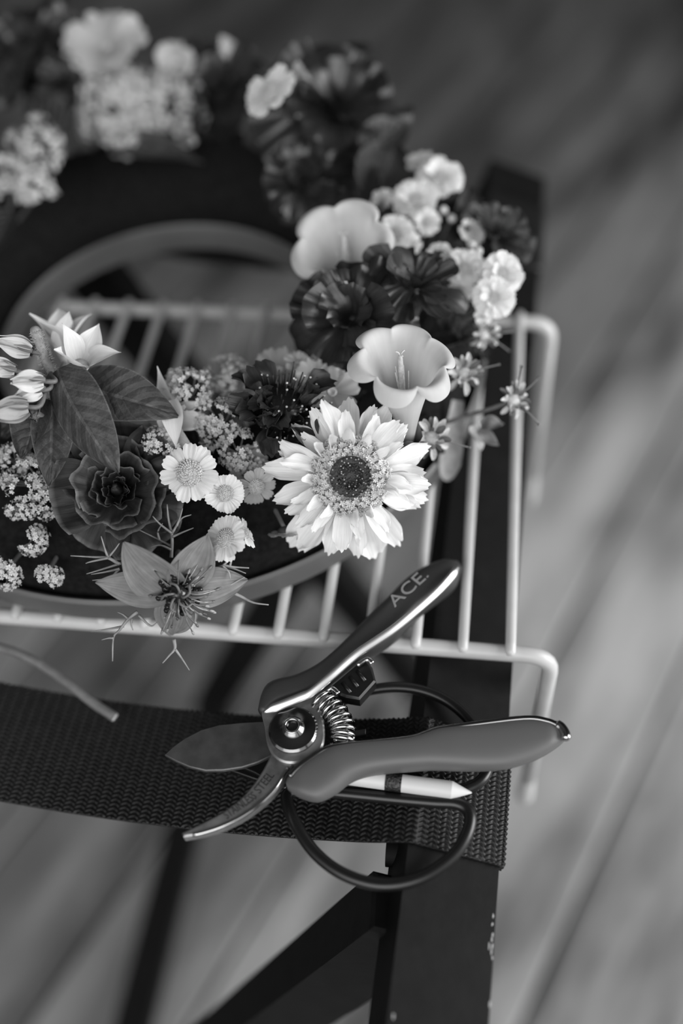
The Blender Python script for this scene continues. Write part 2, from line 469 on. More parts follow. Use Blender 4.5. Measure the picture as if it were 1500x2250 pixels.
for s in (1, -1):
    a, b, n = rail_beam(s)
    part('rail', mk('rail', SL(beam(a, b, n, RW, RT, 1.4)), 30), M_RAIL, stand)
    # legs go down to the other side
    for q, yy in ((0, 130), (1, 478)):
        t = yy / 538
        top = a.lerp(b, t) - n * 2 + Vector((-s * 8, 0, 0))
        foot = Vector((top.x - s * 230, top.y - 50, FZ + 8))
        if s < 0: top.y += (-48, 8)[q]; foot.y += (-48, 8)[q]
        part('leg', mk('leg', SL(beam(top, foot, (0, 1, 0), 30, 20, 1.2)), 30), M_RAIL, stand)
    f0 = a.lerp(b, 130 / 538); f1 = a.lerp(b, 478 / 538)
    f0 = f0 - (f1 - f0) * .2
    for tt in (.95,):
        p = f0 + Vector((-s * 8 - s * 230 * tt, -50 * tt, (FZ + 8 - f0.z) * tt)); q_ = f1 + Vector((-s * 8 - s * 230 * tt, -50 * tt, (FZ + 8 - f1.z) * tt))
        part('stretcher', mk('stretcher', SL(beam(p, q_, (0, 0, 1), 26, 18, 1.2)), 30), M_RAIL, stand)
# bolt end at the joint of leg and rail
bp_ = atz(868, 1868, -24)
part('bolt_cap', mk('bolt_cap', SL(tube([bp_ + Vector((-3, 0, 0)), bp_ + Vector((9, 0, 0))], [6, 6], 20)), 40), M_RAIL, stand)

def strap_mesh(yc, width, fine):
    """webbing: over the right rail, sagging to the left; herringbone ribs are real relief"""
    # path in local 2D (s along the strap from the rail's outer lower edge to the left)
    pc = R0 + RDIR * ((yc + 90))
    up = 1.3
    P = []
    o_top = pc + TOPS * (RW / 2) + TOPN * up
    P.append(o_top + TOPS * up - TOPN * (RT + 2)); P.append(o_top + TOPS * (up) - TOPN * 2); P.append(o_top + TOPS * .2 - TOPN * .2)
    for t in (.8, .5, .2, -.1, -.5, -.8): P.append(pc + TOPS * (RW / 2 * t) + TOPN * up)
    inner = pc - TOPS * (RW / 2) + TOPN * up
    P.append(inner)
    for k in range(1, 15):
        t = k / 14
        x = inner.x - 215 * t
        P.append(Vector((x, inner.y + t * 9, inner.z - 20 * math.sin(math.pi * min(1, t * .95)) ** .8)))
    Q = spline(P, 8)
    # resample
    d = [0]
    for i in range(1, len(Q)): d.append(d[-1] + (Q[i] - Q[i - 1]).length)
    step = .42 if fine else 3.0
    n = int(d[-1] / step); ss = np.linspace(0, d[-1], n)
    X = np.stack([np.interp(ss, d, [q[k] for q in Q]) for k in range(3)], 1)
    T = np.gradient(X, axis=0); T /= np.linalg.norm(T, axis=1)[:, None]
    Y = np.array([RDIR.x, RDIR.y, 0.0])
    Nn = np.cross(T, Y); Nn /= np.linalg.norm(Nn, axis=1)[:, None]
    if Nn[n // 4, 2] < 0: Nn = -Nn
    m = int(width / (.36 if fine else 4))
    yy = np.linspace(-width / 2, width / 2, m)
    S, W = np.meshgrid(ss, yy, indexing='ij')
    PER = 4.2
    ph = (S % PER) / PER
    tri = np.abs(ph * 2 - 1)
    tooth = ((W / 1.75 + tri * .75 + (np.floor(S / PER) % 2) * .5) % 1.0)
    tooth = np.where(tooth < .72, np.sin(np.pi * tooth / .72), 0)
    col = .35 + .65 * np.abs(np.sin(2 * np.pi * ph))
    H = (.75 * tooth * col) if fine else np.zeros_like(S)
    edge = np.sin(S * 2 * np.pi / 1.9) * .28 * (np.abs(W) > width / 2 - .6)
    V = X[:, None, :] + Y[None, None, :] * (W + edge * np.sign(W))[:, :, None] + Nn[:, None, :] * H[:, :, None]
    Vb = X[:, None, :] + Y[None, None, :] * W[:, :, None] - Nn[:, None, :] * 1.0
    V = V.reshape(-1, 3) - np.array([-140, 90, FZ]); Vb = Vb.reshape(-1, 3)[::1] - np.array([-140, 90, FZ])
    ii, jj = np.meshgrid(np.arange(n - 1), np.arange(m - 1), indexing='ij')
    a = (ii * m + jj).ravel()
    F = np.stack([a, a + 1, a + m + 1, a + m], 1)
    # side skirts
    e0 = np.arange(n - 1) * m; e1 = e0 + m - 1; o = len(V)
    V = np.vstack([V, Vb[np.arange(n) * m], Vb[np.arange(n) * m + m - 1]])
    k = np.arange(n - 1)
    F = np.vstack([F, np.stack([e0, e0 + m, o + k + 1, o + k], 1), np.stack([e1, o + n + k, o + n + k + 1, e1 + m], 1)])
    me = bpy.data.meshes.new('strap')
    me.vertices.add(len(V)); me.vertices.foreach_set('co', (V * MM).astype(np.float32).ravel())
    me.loops.add(len(F) * 4); me.loops.foreach_set('vertex_index', F.astype(np.int32).ravel())
    me.polygons.add(len(F)); me.polygons.foreach_set('loop_start', (np.arange(len(F)) * 4).astype(np.int32))
    me.polygons.foreach_set('use_smooth', np.ones(len(F), dtype=bool))
    me.update(); me.validate()
    return me
cm = MB()
rr0 = random.Random(8)
for (x, y) in ((1083, 2012), (1081, 2030), (1082, 2052), (1080, 2066), (1081, 2078), (1079, 2090), (1081, 2104), (1076, 2206), (1074, 2078), (864, 2232)):
    c = R0.copy(); d = ray(x, y); t = (R0 - CAM_LOC).dot(TOPN) / d.dot(TOPN); q = CAM_LOC + d * t
    k = rr0.randint(5, 7); ring_ = [q + TOPN * .06 + TOPS * (math.cos(6.283 * i / k) * rr0.uniform(.2, .5)) + RDIR * (math.sin(6.283 * i / k) * rr0.uniform(.4, 1.6)) for i in range(k)]
    cm.add(prism(ring_, TOPN, -.05, .05, .02))
part('paint_chips', mk('paint_chips', SL((cm.v, cm.f))), mat_plain('bare_wood', .35, .8), stand, kind='stuff')
part('strap', strap_mesh(-51, 46, True), M_STRAP, stand, label='black woven webbing strap under the pruning shears')
part('strap', strap_mesh(262, 53, False), M_STRAP, stand, label='webbing strap at the far end of the rail')

# ================================================================== white wire rack
rack = thing('wire_rack', 'white coated wire shelf rack lying across the black stand', 'wire rack', Matrix.Translation(Vector((-140, 90, 0)) * MM))
RK = lambda vf: ([tuple(Vector(q) - Vector((-140, 90, 0))) for q in vf[0]],) + tuple(vf[1:])
XL, XR, DEP, LEG = -324.0, 15.5, 180.0, 146.0
for y in (0, DEP):
    pts = rounded([(XL, y, -LEG + 4), (XL, y, -3.6), (XR, y, -3.6), (XR, y, -LEG + 4)], 11)
    part('frame_rod', mk('frame_rod', RK(tube(pts, 3.2, 14))), M_WIRE, rack)
    for x in (XL, XR):
        pts = [(x, y, -LEG + 26 - q * 26 / 8) for q in range(9)]
        rr = [3.4, 3.6, 3.8, 3.9, 4.0, 4.1, 4.1, 3.4, 1.4]
        part('foot_cap', mk('foot_cap', RK(tube(pts, rr, 14))), M_WIRE, rack)
wm = mk('wire', tube([(0, -2.8, -.6), (0, -1.5, 0), (0, 2, 0)] + [(0, y, 0) for y in (60, 120, 178)] + [(0, 181.5, 0), (0, 182.8, -.6)], [1.2, 2.0, 2.05, 2.05, 2.05, 2.05, 2.0, 1.2], 12))
for i in range(18):
    part('wire', wm, M_WIRE, rack, Tm(-i * 17.5 + 140, -90, 0))

# ================================================================== foam ring in its tray
ring = thing('foam_ring', 'round floral foam ring in a dark plastic tray under the flowers', 'foam ring', Matrix.Translation(Vector((RING.x, RING.y, 2)) * MM))
RI, RO = 77.0, 145.0
prof = [(RI + 4, 0), (RI, 1), (RI - .5, 15), (RI + .6, 16.2), (RI + 2.2, 15), (RI + 3, 3), (RO - 3, 3), (RO - 2.2, 12.5), (RO - .6, 13.7), (RO + .8, 12.5), (RO, 1), (RO - 4, 0), (RI + 4, 0)]
part('tray', mk('tray', revolve(prof, 128, wob=lambda i, a: (0, 0)), 50), M_TRAY, ring)
fp = [(RI + 4, 4), (RI + 4.5, 22)] + [(111 - 29.5 * math.cos(t), 22 + 17 * math.sin(t)) for t in np.linspace(.1, math.pi - .1, 9)] + [(RO - 5, 20), (RO - 4, 4)]
rnd = random.Random(4)
part('foam', mk('foam', revolve(fp, 128, wob=lambda i, a: (rnd.uniform(-.5, .5), rnd.uniform(-.5, .5)))), M_FOAM, ring)
#%%FLOWERS
# ================================================================== flower parts
def petal(L, W, shape='strap', cup=0., bend=0., ruf=0., rf=3., notch=0., rib=0., nrib=3, tipr=.3, nu=12, nv=8, seed=0, b0=0., twist=0., wmin=.3, wave=0.):
    r_ = random.Random(seed); p1, p2, p3 = (r_.uniform(0, 6.28) for _ in range(3))
    def wd(u):
        if shape == 'strap': return (wmin + (1 - wmin) * math.sin(min(1, u / .55) * math.pi / 2)) * (1 - .35 * max(0, (u - .7) / .3) ** 2)
        if shape == 'ovate': return max(.02, math.sin(math.pi * min(1, (.10 + .90 * u) ** .8))) ** .8
        if shape == 'point': return max(.015, (wmin + (1 - wmin) * math.sin(math.pi * min(1, u * 1.05) ** .85)) * (1 - u ** 3))
        if shape == 'fan': return wmin + (1 - wmin) * u ** .9
        if shape == 'obov': return wmin + (1 - wmin) * math.sin(min(1, u / .75) * math.pi / 2) ** 1.2
        return 1
    # centre line
    ns = 40; cl = [(0., 0., math.radians(b0))]
    for i in range(ns):
        th = math.radians(b0 + bend * ((i + .5) / ns))
        y, z, _ = cl[-1]; cl.append((y + math.cos(th) / ns, z + math.sin(th) / ns, th))
    def fn(u, v):
        k = min(ns - 1e-6, u * ns * 1.0); i = int(k); t = k - i
        lf = 1 - tipr * abs(v) ** 2.4 * u ** 1.5
        if notch: lf -= notch * u ** 4 * (abs(math.sin(v * math.pi * 1.5 + .3 * math.sin(p1))) ** 2)
        uu = u * lf; k = min(ns - 1e-6, uu * ns); i = int(k); t = k - i
        y = (cl[i][0] * (1 - t) + cl[i + 1][0] * t) * L; z = (cl[i][1] * (1 - t) + cl[i + 1][1] * t) * L; th = cl[i + 1][2]
        w_ = W / 2 * wd(u)
        x = v * w_
        dz = cup * w_ * v * v + rib * math.cos(v * math.pi * nrib) * (.3 + .7 * u) + ruf * u ** 1.6 * (math.sin(rf * v * 2 + p1) + .6 * math.sin(rf * v * 3.7 + p2 + u * 2)) * (.35 + .65 * abs(v))
        dz += wave * math.sin(u * 5 + p3) + wave * .6 * math.sin(u * 9 + v * 2 + p2)
        dz += math.tan(math.radians(twist * u)) * x
        x += wave * .5 * math.sin(u * 4 + p1)
        return (x, y - math.sin(th) * dz, z + math.cos(th) * dz)
    return sheet(fn, nu, nv)
def ring_of(th, name, meshes, mat, n, r0, z0, tilt, jit=(0, 0, 0), a0=0, seed=0, skip=(), scale=(1, 1), wob=0):
    r_ = random.Random(seed); out = []
    for k in range(n):
        a = a0 + 360 / n * k + r_.uniform(-jit[0], jit[0]); tl = tilt + r_.uniform(-jit[1], jit[1]); s = r_.uniform(*scale)
        ro = r_.uniform(-jit[2], jit[2]); me = meshes[r_.randrange(len(meshes))]
        if k in skip: continue
        M = Rz(a) @ Tm(0, r0, z0 + (wob * math.sin(k * 2.4))) @ Rx(tl) @ Ry(ro) @ Matrix.Scale(s, 4)
        out.append(part(name, me, mat, th, M))
    return out
def stem_to(th, target=None, r=1.1, mat=None, sag=.25, zt=26, name='stem', start=(0, 0, -.5)):
    p = th.matrix_basis.translation / MM
    tgt = foam_point(p, zt) if target is None else target
    q = local(th, tgt)
    a = Vector(start); mid = a.lerp(q, .45) + Vector((0, 0, -sag * (q - a).length * .35))
    return part(name, mk(name, tube(spline([a, mid, q], 6), r, 8)), mat or M_STEM, th)
def dome(r, h, n=20, rings=6, z0=0):
    pr = [(r * math.cos(t), z0 + h * math.sin(t)) for t in np.linspace(0, math.pi / 2 * .97, rings)]
    return revolve(pr, n)
def phyllo(n, r):
    return [(r * math.sqrt((k + .5) / n), k * 137.508) for k in range(n)]
def tiny_star(np_, L, W, up=.5):
    """small five-lobed floret: np_ bent lobes round a throat"""
    v = []; f = []
    for k in range(np_):
        a = 2 * math.pi * k / np_; c, s = math.cos(a), math.sin(a)
        for (x, y, z) in ((0, 0, 0), (-W / 2, L * .55, up * .5), (W / 2, L * .55, up * .5), (-W * .36, L * .93, up * .75), (W * .36, L * .93, up * .75), (0, L * .6, up * .25)):
            v.append((x * c - y * s, x * s + y * c, z))
        o = k * 6
        f += [(o, o + 2, o + 5), (o, o + 5, o + 1), (o + 1, o + 5, o + 3), (o + 5, o + 2, o + 4), (o + 5, o + 4, o + 3)]
    return v, f
def ball(r, n=8, m=5):
    return revolve([(max(1e-7, r * math.sin(math.pi * i / m)), -r * math.cos(math.pi * i / m)) for i in range(m + 1)], n)
def mv(p, d=None):
    M = Matrix.Translation(Vector(p))
    if d is not None: M = M @ Vector(d).to_track_quat('Z', 'Y').to_matrix().to_4x4()
    return M

# ---- mesh families shared between alike pieces
DAISY_P = [mk('petal', petal(10, 7.0, 'obov', cup=.14, bend=b, notch=.07, rib=.2, nrib=3, tipr=.14, nu=9, nv=12, seed=i, wmin=.35, b0=4)) for i, b in enumerate((-16, -30, -8, -40))]
FEATHER_P = [mk('petal', petal(10, 5.6, 'obov', cup=.25, bend=b, notch=.06, rib=.1, nrib=2, tipr=.22, nu=8, nv=8, seed=i, wmin=.3)) for i, b in enumerate((-20, 25, 5))]
def daisy_disc(r, seed):
    b = MB(); b.add(dome(r, r * .55, 20, 7))
    R = random.Random(seed)
    for (q, a) in phyllo(120, r * .97):
        z = r * .55 * math.sqrt(max(0, 1 - (q / r) ** 2)); h = .32 + .25 * R.random()
        b.add(revolve([(.28, -.2), (.33, h * .6), (.18, h + .1), (1e-6, h + .15)], 5), mv((q * math.cos(a), q * math.sin(a), z), (q * math.cos(a), q * math.sin(a), r * .9)))
    return b.mesh('disc')
DISC = [daisy_disc(4.6, i) for i in range(3)]
def daisy(label, px, py, dep, n, R=10., npet=13, tilt=6, seed=0, disc=1., spin=0, stem=None, skip=(), mat=None, group=None, double=False, name='daisy', a_jit=5):
    p = atd(px, py, dep); th = thing(name, label, 'daisy', pose(p, n, spin) @ Matrix.Scale(R / 10.0, 4), group)
    part('disc', DISC[seed % 3], M_DISC, th, Matrix.Scale(disc, 4))
    ring_of(th, 'petal', DAISY_P, mat or M_WHITE, npet, 3.2 * disc, .3, tilt, (a_jit, 9, 7), seed=seed, skip=skip, scale=(.62 if disc > .9 else .7, .74))
    if double:
        ring_of(th, 'petal', FEATHER_P, mat or M_WHITE, npet - 3, 2.6 * disc, .9, tilt + 20, (8, 10, 10), seed=seed + 9, scale=(.5, .6))
    part('calyx', mk('calyx', revolve([(.9, -3.2), (2.6, -2.4), (3.9, -.9), (4.1, -.1)], 16)), M_STEMD, th)
    stem_to(th, stem, r=.75 * 10 / R, start=(0, 0, -2.5))
    return th

def floret_cluster(seed, R, n):
    """umbellet: florets on short pedicels, dome shaped, apex at +Z; joined as one part"""
    rr = random.Random(seed); b = MB()
    for (q, a) in phyllo(n, 1.0):
        t = q * 1.0
        d = Vector((math.sin(t) * math.cos(a), math.sin(t) * math.sin(a), math.cos(t))); d = (d + Vector((rr.uniform(-.12, .12), rr.uniform(-.12, .12), 0))).normalized()
        l = R * rr.uniform(.8, 1.08)
        p = d * l + Vector((0, 0, -R * .45))
        b.add(tube([Vector((0, 0, -R * .45)), p], .12, 3, cap=False))
        s = rr.uniform(.8, 1.25)
        b.add(tiny_star(5, 1.12 * s, .74 * s, .3), mv(p, d + Vector((rr.uniform(-.3, .3), rr.uniform(-.3, .3), 0))) @ Matrix.Rotation(rr.uniform(0, 6), 4, 'Z'))
        b.add(ball(.22, 5, 3), mv(p + d * .15))
        if rr.random() < .5:
            b.add(ball(.24, 5, 3), mv(p + d * .75 + Vector((rr.uniform(-.6, .6), rr.uniform(-.6, .6), 0))))
    return b.mesh('floret_cluster')
CLUST = [floret_cluster(11 + i, 4.7, n) for i, n in enumerate((13, 17, 11, 15))]
def lace(label, px, py, dep, n, R, ncl, seed=0, cs=1., dens=1.1, stem=None, mat=None, zt=26, group='lace umbels', flat=.35):
    """flat umbel of ncl floret clusters"""
    p = atd(px, py, dep); th = thing('lace_flower', label, 'flower', pose(p, n, seed * 40), group)
    rr = random.Random(seed + 5); hub = Vector((0, 0, -R * .95)); b = MB()
    for k, (q, a) in enumerate(phyllo(ncl, R)):
        q *= rr.uniform(.9, 1.1); a += rr.uniform(-.25, .25)
        z = -flat * R * (q / R) ** 2 + rr.uniform(-.8, .8)
        c = Vector((q * math.cos(a), q * math.sin(a), z)); d = (c - hub).normalized()
        s = cs * rr.uniform(.75, 1.15)
        M = Matrix.Translation(c * MM) @ d.to_track_quat('Z', 'Y').to_matrix().to_4x4() @ Rz(rr.uniform(0, 360)) @ Matrix.Scale(s, 4)
        part('floret_cluster', CLUST[rr.randrange(4)], mat or M_LACE, th, M)
        b.add(tube(spline([hub, hub.lerp(c, .55) + Vector((0, 0, -.6)), c - d * 1.6 * s], 3), .3, 5))
    part('ray', b.mesh('ray'), M_STEM, th, kind='stuff')
    stem_to(th, stem, r=.8, start=hub, zt=zt)
    return th

def leaf_sheet(L, W, fold=.35, bend=-25, wave=.6, seed=0, shape='ovate', nu=22, nv=12, b0=0, ruf=.5, vee=0., quilt=0.):
    v, f, uv = petal(L, W, shape, cup=fold, bend=bend, ruf=ruf, rf=2.5, tipr=0, nu=nu, nv=nv, seed=seed, wave=wave, b0=b0)
    if vee or quilt:                              # roof-like fold along the midrib and quilting between the side veins
        out = []
        for (x, y, z), (u, t) in zip(v, uv):
            a = abs(t * 2 - 1)
            z += vee * abs(x) + quilt * abs(math.sin(math.pi * (7 * u - 1.6 * a))) * min(1, a * 4) * (1 - a ** 4) - quilt * .8 * math.exp(-(a / .06) ** 2)
            out.append((x, y, z))
        v = out
    return v, f, uv
def aim(p0, p1, nrm):
    """matrix: Y from p0 to p1, Z near nrm (mm)"""
    y = (Vector(p1) - Vector(p0)).normalized(); z = Vector(nrm); z = (z - y * z.dot(y)).normalized(); x = y.cross(z)
    return Matrix.Translation(Vector(p0) * MM) @ Matrix((x, y, z)).transposed().to_4x4()
def loose_leaf(label, p0, p1, W, nrm, mat, seed=0, group=None, name='leaf', cat='leaf', **kw):
    L = (Vector(p1) - Vector(p0)).length
    me = mk(name, leaf_sheet(L * 1.04, W, seed=seed, **kw)); o = part(name, me, mat, None, aim(p0, p1, nrm)); tag(o, label, cat, group)
    return o

# ================================================================== the big white chrysanthemum
CH = atd(768, 1046, 357)
chn = face(.06, -.10, .98)
ch = thing('chrysanthemum', 'large white shaggy chrysanthemum with a dark speckled centre', 'flower', pose(CH, chn))
def cp(i, L, W, bend, cup, b0, wave=.55, notch=.06): return mk('petal', petal(L, W, 'strap', cup=cup, bend=bend, notch=notch, rib=.24, nrib=2, tipr=.16, nu=16, nv=10, seed=i, b0=b0, wave=wave, wmin=.4, ruf=.25))
CHP_OUT = [cp(1, 21, 8.4, -22, .32, 8), cp(2, 20, 7.6, 14, .5, -6), cp(3, 22, 8.8, -38, .26, 14), cp(4, 20, 7.0, 26, .75, -12)]
CHP_IN = [cp(5, 15.5, 6.2, -26, .45, 12), cp(6, 14, 5.4, 24, .9, 0, .5), cp(7, 16, 6.6, -50, .3, 26)]
rr = random.Random(12)
for k in range(21):                               # outer rays
    a = k * 360 / 21 + rr.uniform(-8, 8)
    ln = 1.0
    aa = a % 360                                  # 0 = up in the picture, 180 = down
    if 130 < aa < 235: ln = 1.30
    elif aa > 235 and aa < 300: ln = 1.08
    if 15 < aa < 60: ln = .9
    part('petal', CHP_OUT[rr.randrange(4)], M_CHRYS, ch, Rz(a) @ Tm(0, 9.8, -2.2 + rr.uniform(-.7, .7)) @ Rx(-8 + rr.uniform(-10, 8) - (14 if 140 < aa < 230 else 0)) @ Ry(rr.uniform(-30, 30)) @ Matrix.Scale(ln * rr.uniform(.82, 1.08), 4))
for k in range(17):
    a = k * 360 / 17 + rr.uniform(-11, 11)
    part('petal', CHP_OUT[rr.randrange(4)], M_CHRYS, ch, Rz(a) @ Tm(0, 9.6, -.6 + rr.uniform(-.5, .5)) @ Rx(8 + rr.uniform(-12, 16)) @ Ry(rr.uniform(-45, 45)) @ Matrix.Scale(rr.uniform(.62, .95), 4))
for k in range(12):
    a = k * 360 / 12 + rr.uniform(-10, 10)
    part('petal', CHP_IN[rr.randrange(3)], M_CHRYS, ch, Rz(a) @ Tm(0, 10.4, .6) @ Rx(26 + rr.uniform(-16, 22)) @ Ry(rr.uniform(-50, 50)) @ Matrix.Scale(rr.uniform(.55, .9), 4))
part('disc', mk('disc', revolve([(13, -2.5), (12.6, 0), (10.5, 2.4), (8, 3.0), (6, 2.6), (3, 2.0), (1e-5, 1.8)], 40)), M_ANTHER, ch)
def disc_z(q): return float(np.interp(q, [0, 3, 6, 8, 10.5, 12.6], [1.8, 2.0, 2.6, 3.0, 2.4, .3]))
part('dark_centre', mk('dark_centre', revolve([(7.6, 2.5), (7.2, 2.95), (5, 2.55), (2, 2.0), (1e-5, 1.9)], 36)), M_CORE, ch, label='dark middle of the centre')
b1, b2, b3 = MB(), MB(), MB(); rr = random.Random(3)
for k, (q, a) in enumerate(phyllo(560, 13.2)):
    a += rr.uniform(-.25, .25) / max(1, q * .5); q = q + rr.uniform(-.22, .22)
    z = disc_z(q); x, y = q * math.cos(a), q * math.sin(a)
    slope = (q / 14) ** 2
    d = Vector((x * slope * .12, y * slope * .12, 1))
    if q < 6.6:
        h = .75 + .5 * rr.random()
        (b2 if rr.random() < .14 + .3 * (q / 6.6) ** 3 else b1).add(revolve([(.2, -.2), (.27, h * .7), (.3, h), (.1, h - .12)], 6), mv((x, y, z + .2), d))
    elif q < 8.0:
        (b1 if rr.random() < (8.0 - q) / 1.4 * .8 else b2).add(revolve([(.2, -.2), (.3, .8), (.34, 1.2), (.1, 1.0)], 5), mv((x, y, z), d))
    else:
        s = rr.uniform(.8, 1.3)
        h = rr.uniform(1.0, 2.2)
        dd = d + Vector((rr.uniform(-.35, .35), rr.uniform(-.35, .35), 0))
        b3.add(revolve([(.16, -.2), (.28, h * .6), (.38, h)], 5), mv((x, y, z), dd))
        b3.add(tiny_star(5, .95 * s, .55 * s, .45), mv(Vector((x, y, z)) + dd.normalized() * h, dd) @ Matrix.Rotation(rr.uniform(0, 6), 4, 'Z'))
part('dark_florets', b1.mesh('dark_florets'), M_CORE, ch, kind='stuff', label='dark speckled florets of the centre')
part('grey_florets', b2.mesh('grey_florets'), M_ANTHER, ch, kind='stuff')
part('pale_florets', b3.mesh('pale_florets'), M_FLORET, ch, kind='stuff', label='pale ragged florets round the dark centre')
part('calyx', mk('calyx', revolve([(1.6, -9), (6, -7), (11, -3.5), (12.5, -2.6)], 24)), M_STEMD, ch)
stem_to(ch, None, r=1.8, start=(0, 0, -8))

# ================================================================== cream trumpet flowers
def trumpet(label, px, py, dep, n, R, tube_len, spin=0, seed=0, lobes=6, fl=1.0, mat=None, tgt=None):
    p = atd(px, py, dep); th = thing('trumpet_flower', label, 'flower', pose(p, n, spin))
    NU, NT = 34, 168; v = []; f = []; uv = []; rr = random.Random(seed)
    ph = [rr.uniform(-.12, .12) for _ in range(lobes)]; rl = [rr.uniform(.9, 1.1) for _ in range(lobes)]; cz = [rr.uniform(-.25, .3) for _ in range(lobes)]
    for i in range(NU + 1):
        u = i / NU
        for j in range(NT):
            a = 2 * math.pi * j / NT; q = a / (2 * math.pi) * lobes; k = int(q) % lobes; t = (q - int(q)) * 2 - 1
            lob = (1 - abs(t) ** 2.6)
            if u < .62:
                s = u / .62; r = R * (.11 + .53 * s ** 1.35); z = -tube_len * (1 - s)
                z -= .0
            else:
                s = (u - .62) / .38
                reach = R * .42 * (.42 + .58 * lob * rl[k])
                ang = math.radians(52 - 62 * s * fl + 18 * cz[k] * s)
                r = R * .64 + reach * s * (math.cos(math.radians(45 - 45 * s)))
                z = R * .36 * math.sin(s * math.pi * .62) * (1 - .1 * lob) - R * .20 * s ** 3 * lob * (1 + cz[k] * 2.0)
                z += .5 * s * math.sin(7 * a + seed) * (1 - lob)
                z -= R * .10 * s * (1 - lob)
            kb = max(0, 1 - u / .62) if u < .62 else 0
            v.append((r * math.cos(a) - 5 * kb, r * math.sin(a) - 13 * kb, z)); uv.append((u, j / NT))
    for i in range(NU):
        for j in range(NT):
            k = (j + 1) % NT; f.append((i * NT + j, i * NT + k, i * NT + NT + k, i * NT + NT + j))
    part('corolla', mk('corolla', (v, f, uv)), mat or M_CREAM, th)
    L = tube_len
    pts = spline([(-4.5, -11.5, -L * .9), (-1.8, -4.5, -L * .45), (2.4, 3.2, R * .1)], 5); n_ = len(pts)
    pi = part('pistil', mk('pistil', tube(pts, [2.3 - 1.6 * q / n_ for q in range(n_)], 8)), M_FLORET, th)
    b = MB(); e = Vector(pts[-1])
    for k in range(3):
        a = k * 2.1; b.add(tube(spline([e, e + Vector((math.cos(a) * .8, math.sin(a) * .8, 1.2)), e + Vector((math.cos(a) * 1.9, math.sin(a) * 1.9, 1.5))], 4), .28, 6))
    part('stigma', b.mesh('stigma'), M_LACE, pi)
    for k in range(5):
        a = k * 1.257 + .4
        part('stamen', mk('stamen', tube(spline([(-4, -10, -L * .8), (math.cos(a) * 1.6 - 1.7, math.sin(a) * 1.6 - 4.5, -L * .35), (math.cos(a) * 2.6, math.sin(a) * 2.6, -R * .06)], 4), .22, 5)), M_FLORET, th)
    part('calyx', mk('calyx', revolve([(.9, -L - 6), (R * .17, -L - 3), (R * .2, -L + 2), (R * .24, -L + 7)], 16, wob=lambda i, a: (0, 1.5 * math.cos(5 * a) if i == 3 else 0))), M_STEM, th, Tm(-5, -13, 0))
    stem_to(th, tgt, r=1.0, start=(-5, -13, -L - 5))
    return th
trumpet('cream trumpet blossom with long pistil just above the big chrysanthemum', 882, 808, 356, face(.10, .60, .79), 18.5, 27, spin=42, seed=2)
trumpet('blurred cream trumpet blossom behind the dark ruffled blossom', 752, 545, 402, face(-.15, .35, .9), 20, 24, spin=30, seed=7, lobes=5)

# ================================================================== dark rose
def cup_petal(R, H, span, open_, ruf, seed, nu=14, nv=18, lip=.25):
    rr = random.Random(seed); p1, p2, p3 = (rr.uniform(0, 6.28) for _ in range(3))
    def fn(u, v):
        wsp = math.radians(span) * (.35 + .65 * math.sin(min(1, u / .6) * math.pi / 2))
        a = v * wsp
        rad = R * (.25 + .75 * math.sin(min(1, u * 1.15) * math.pi / 2)) + open_ * u ** 2 + lip * R * max(0, u - .78) ** 1.2 * 3
        edge = 1 - .16 * abs(v) ** 3
        z = H * u * edge + ruf * u ** 2 * (math.sin(v * 6 + p1) + .7 * math.sin(v * 11 + p2)) * .5 - max(0, u - .85) * H * .5 * abs(math.sin(p3))
        rad += ruf * u ** 2 * (math.sin(v * 7 + p3) + .6 * math.sin(v * 13 + p1)) * .6
        return (rad * math.sin(a), rad * math.cos(a), z)
    return sheet(fn, nu, nv)
def rose(label, px, py, dep, n, S=1., seed=0, mat=None, name='rose', spin=0):
    th = thing(name, label, 'flower', pose(atd(px, py, dep), n, spin) @ Matrix.Scale(S, 4))
    rr = random.Random(seed); mat = mat or M_ROSE
    part('bud', mk('bud', revolve([(1e-5, -6), (2, -5), (2.4, -1), (1.6, 2.5), (.8, 3.6), (1e-5, 3.2)], 14, wob=lambda i, a: (.35 * math.sin(3 * a + i), 0))), mat, th)
    rings = [(3, 2.4, 9.5, 70, -.4, .7), (4, 4.2, 10, 58, .2, .9), (4, 6.4, 10, 60, .8, 1.1), (5, 8.8, 9.5, 56, 1.8, 1.3), (5, 11.4, 8.2, 54, 3.4, 1.5)]
    for i, (c, R, H, span, op, rf) in enumerate(rings):
        ms = [mk('petal', cup_petal(R, H, span, op, rf, seed + i * 10 + q)) for q in range(3)]
        for k in range(c):
            part('petal', ms[k % 3], mat, th, Rz(k * 360 / c + i * 37 + rr.uniform(-16, 16)) @ Tm(rr.uniform(-1.3, 1.3), rr.uniform(-1.3, 1.3), -5.2 + rr.uniform(-1.1, 1.1)) @ Rx(rr.uniform(-14, 9)) @ Ry(rr.uniform(-8, 8)))
    ms = [mk('petal', petal(21, 25, 'obov', cup=.28, bend=b, ruf=1.9, rf=3.2, tipr=.2, nu=16, nv=18, seed=seed + 50 + q, b0=34, wave=.4, wmin=.3)) for q, b in enumerate((-44, -58, -34))]
    for k in range(7):
        part('petal', ms[k % 3], mat, th, Rz(k * 360 / 7 + rr.uniform(-10, 10)) @ Tm(0, 2.5, -6.5 + rr.uniform(-.8, .8)) @ Rx(rr.uniform(-12, 4)) @ Matrix.Scale(rr.uniform(.9, 1.08), 4))
    part('calyx', mk('calyx', revolve([(1.2, -13), (4, -10), (6, -7), (6.4, -5.5)], 14)), M_STEMD, th)
    stem_to(th, None, r=1.5, start=(0, 0, -12), mat=M_STEMD)
    return th
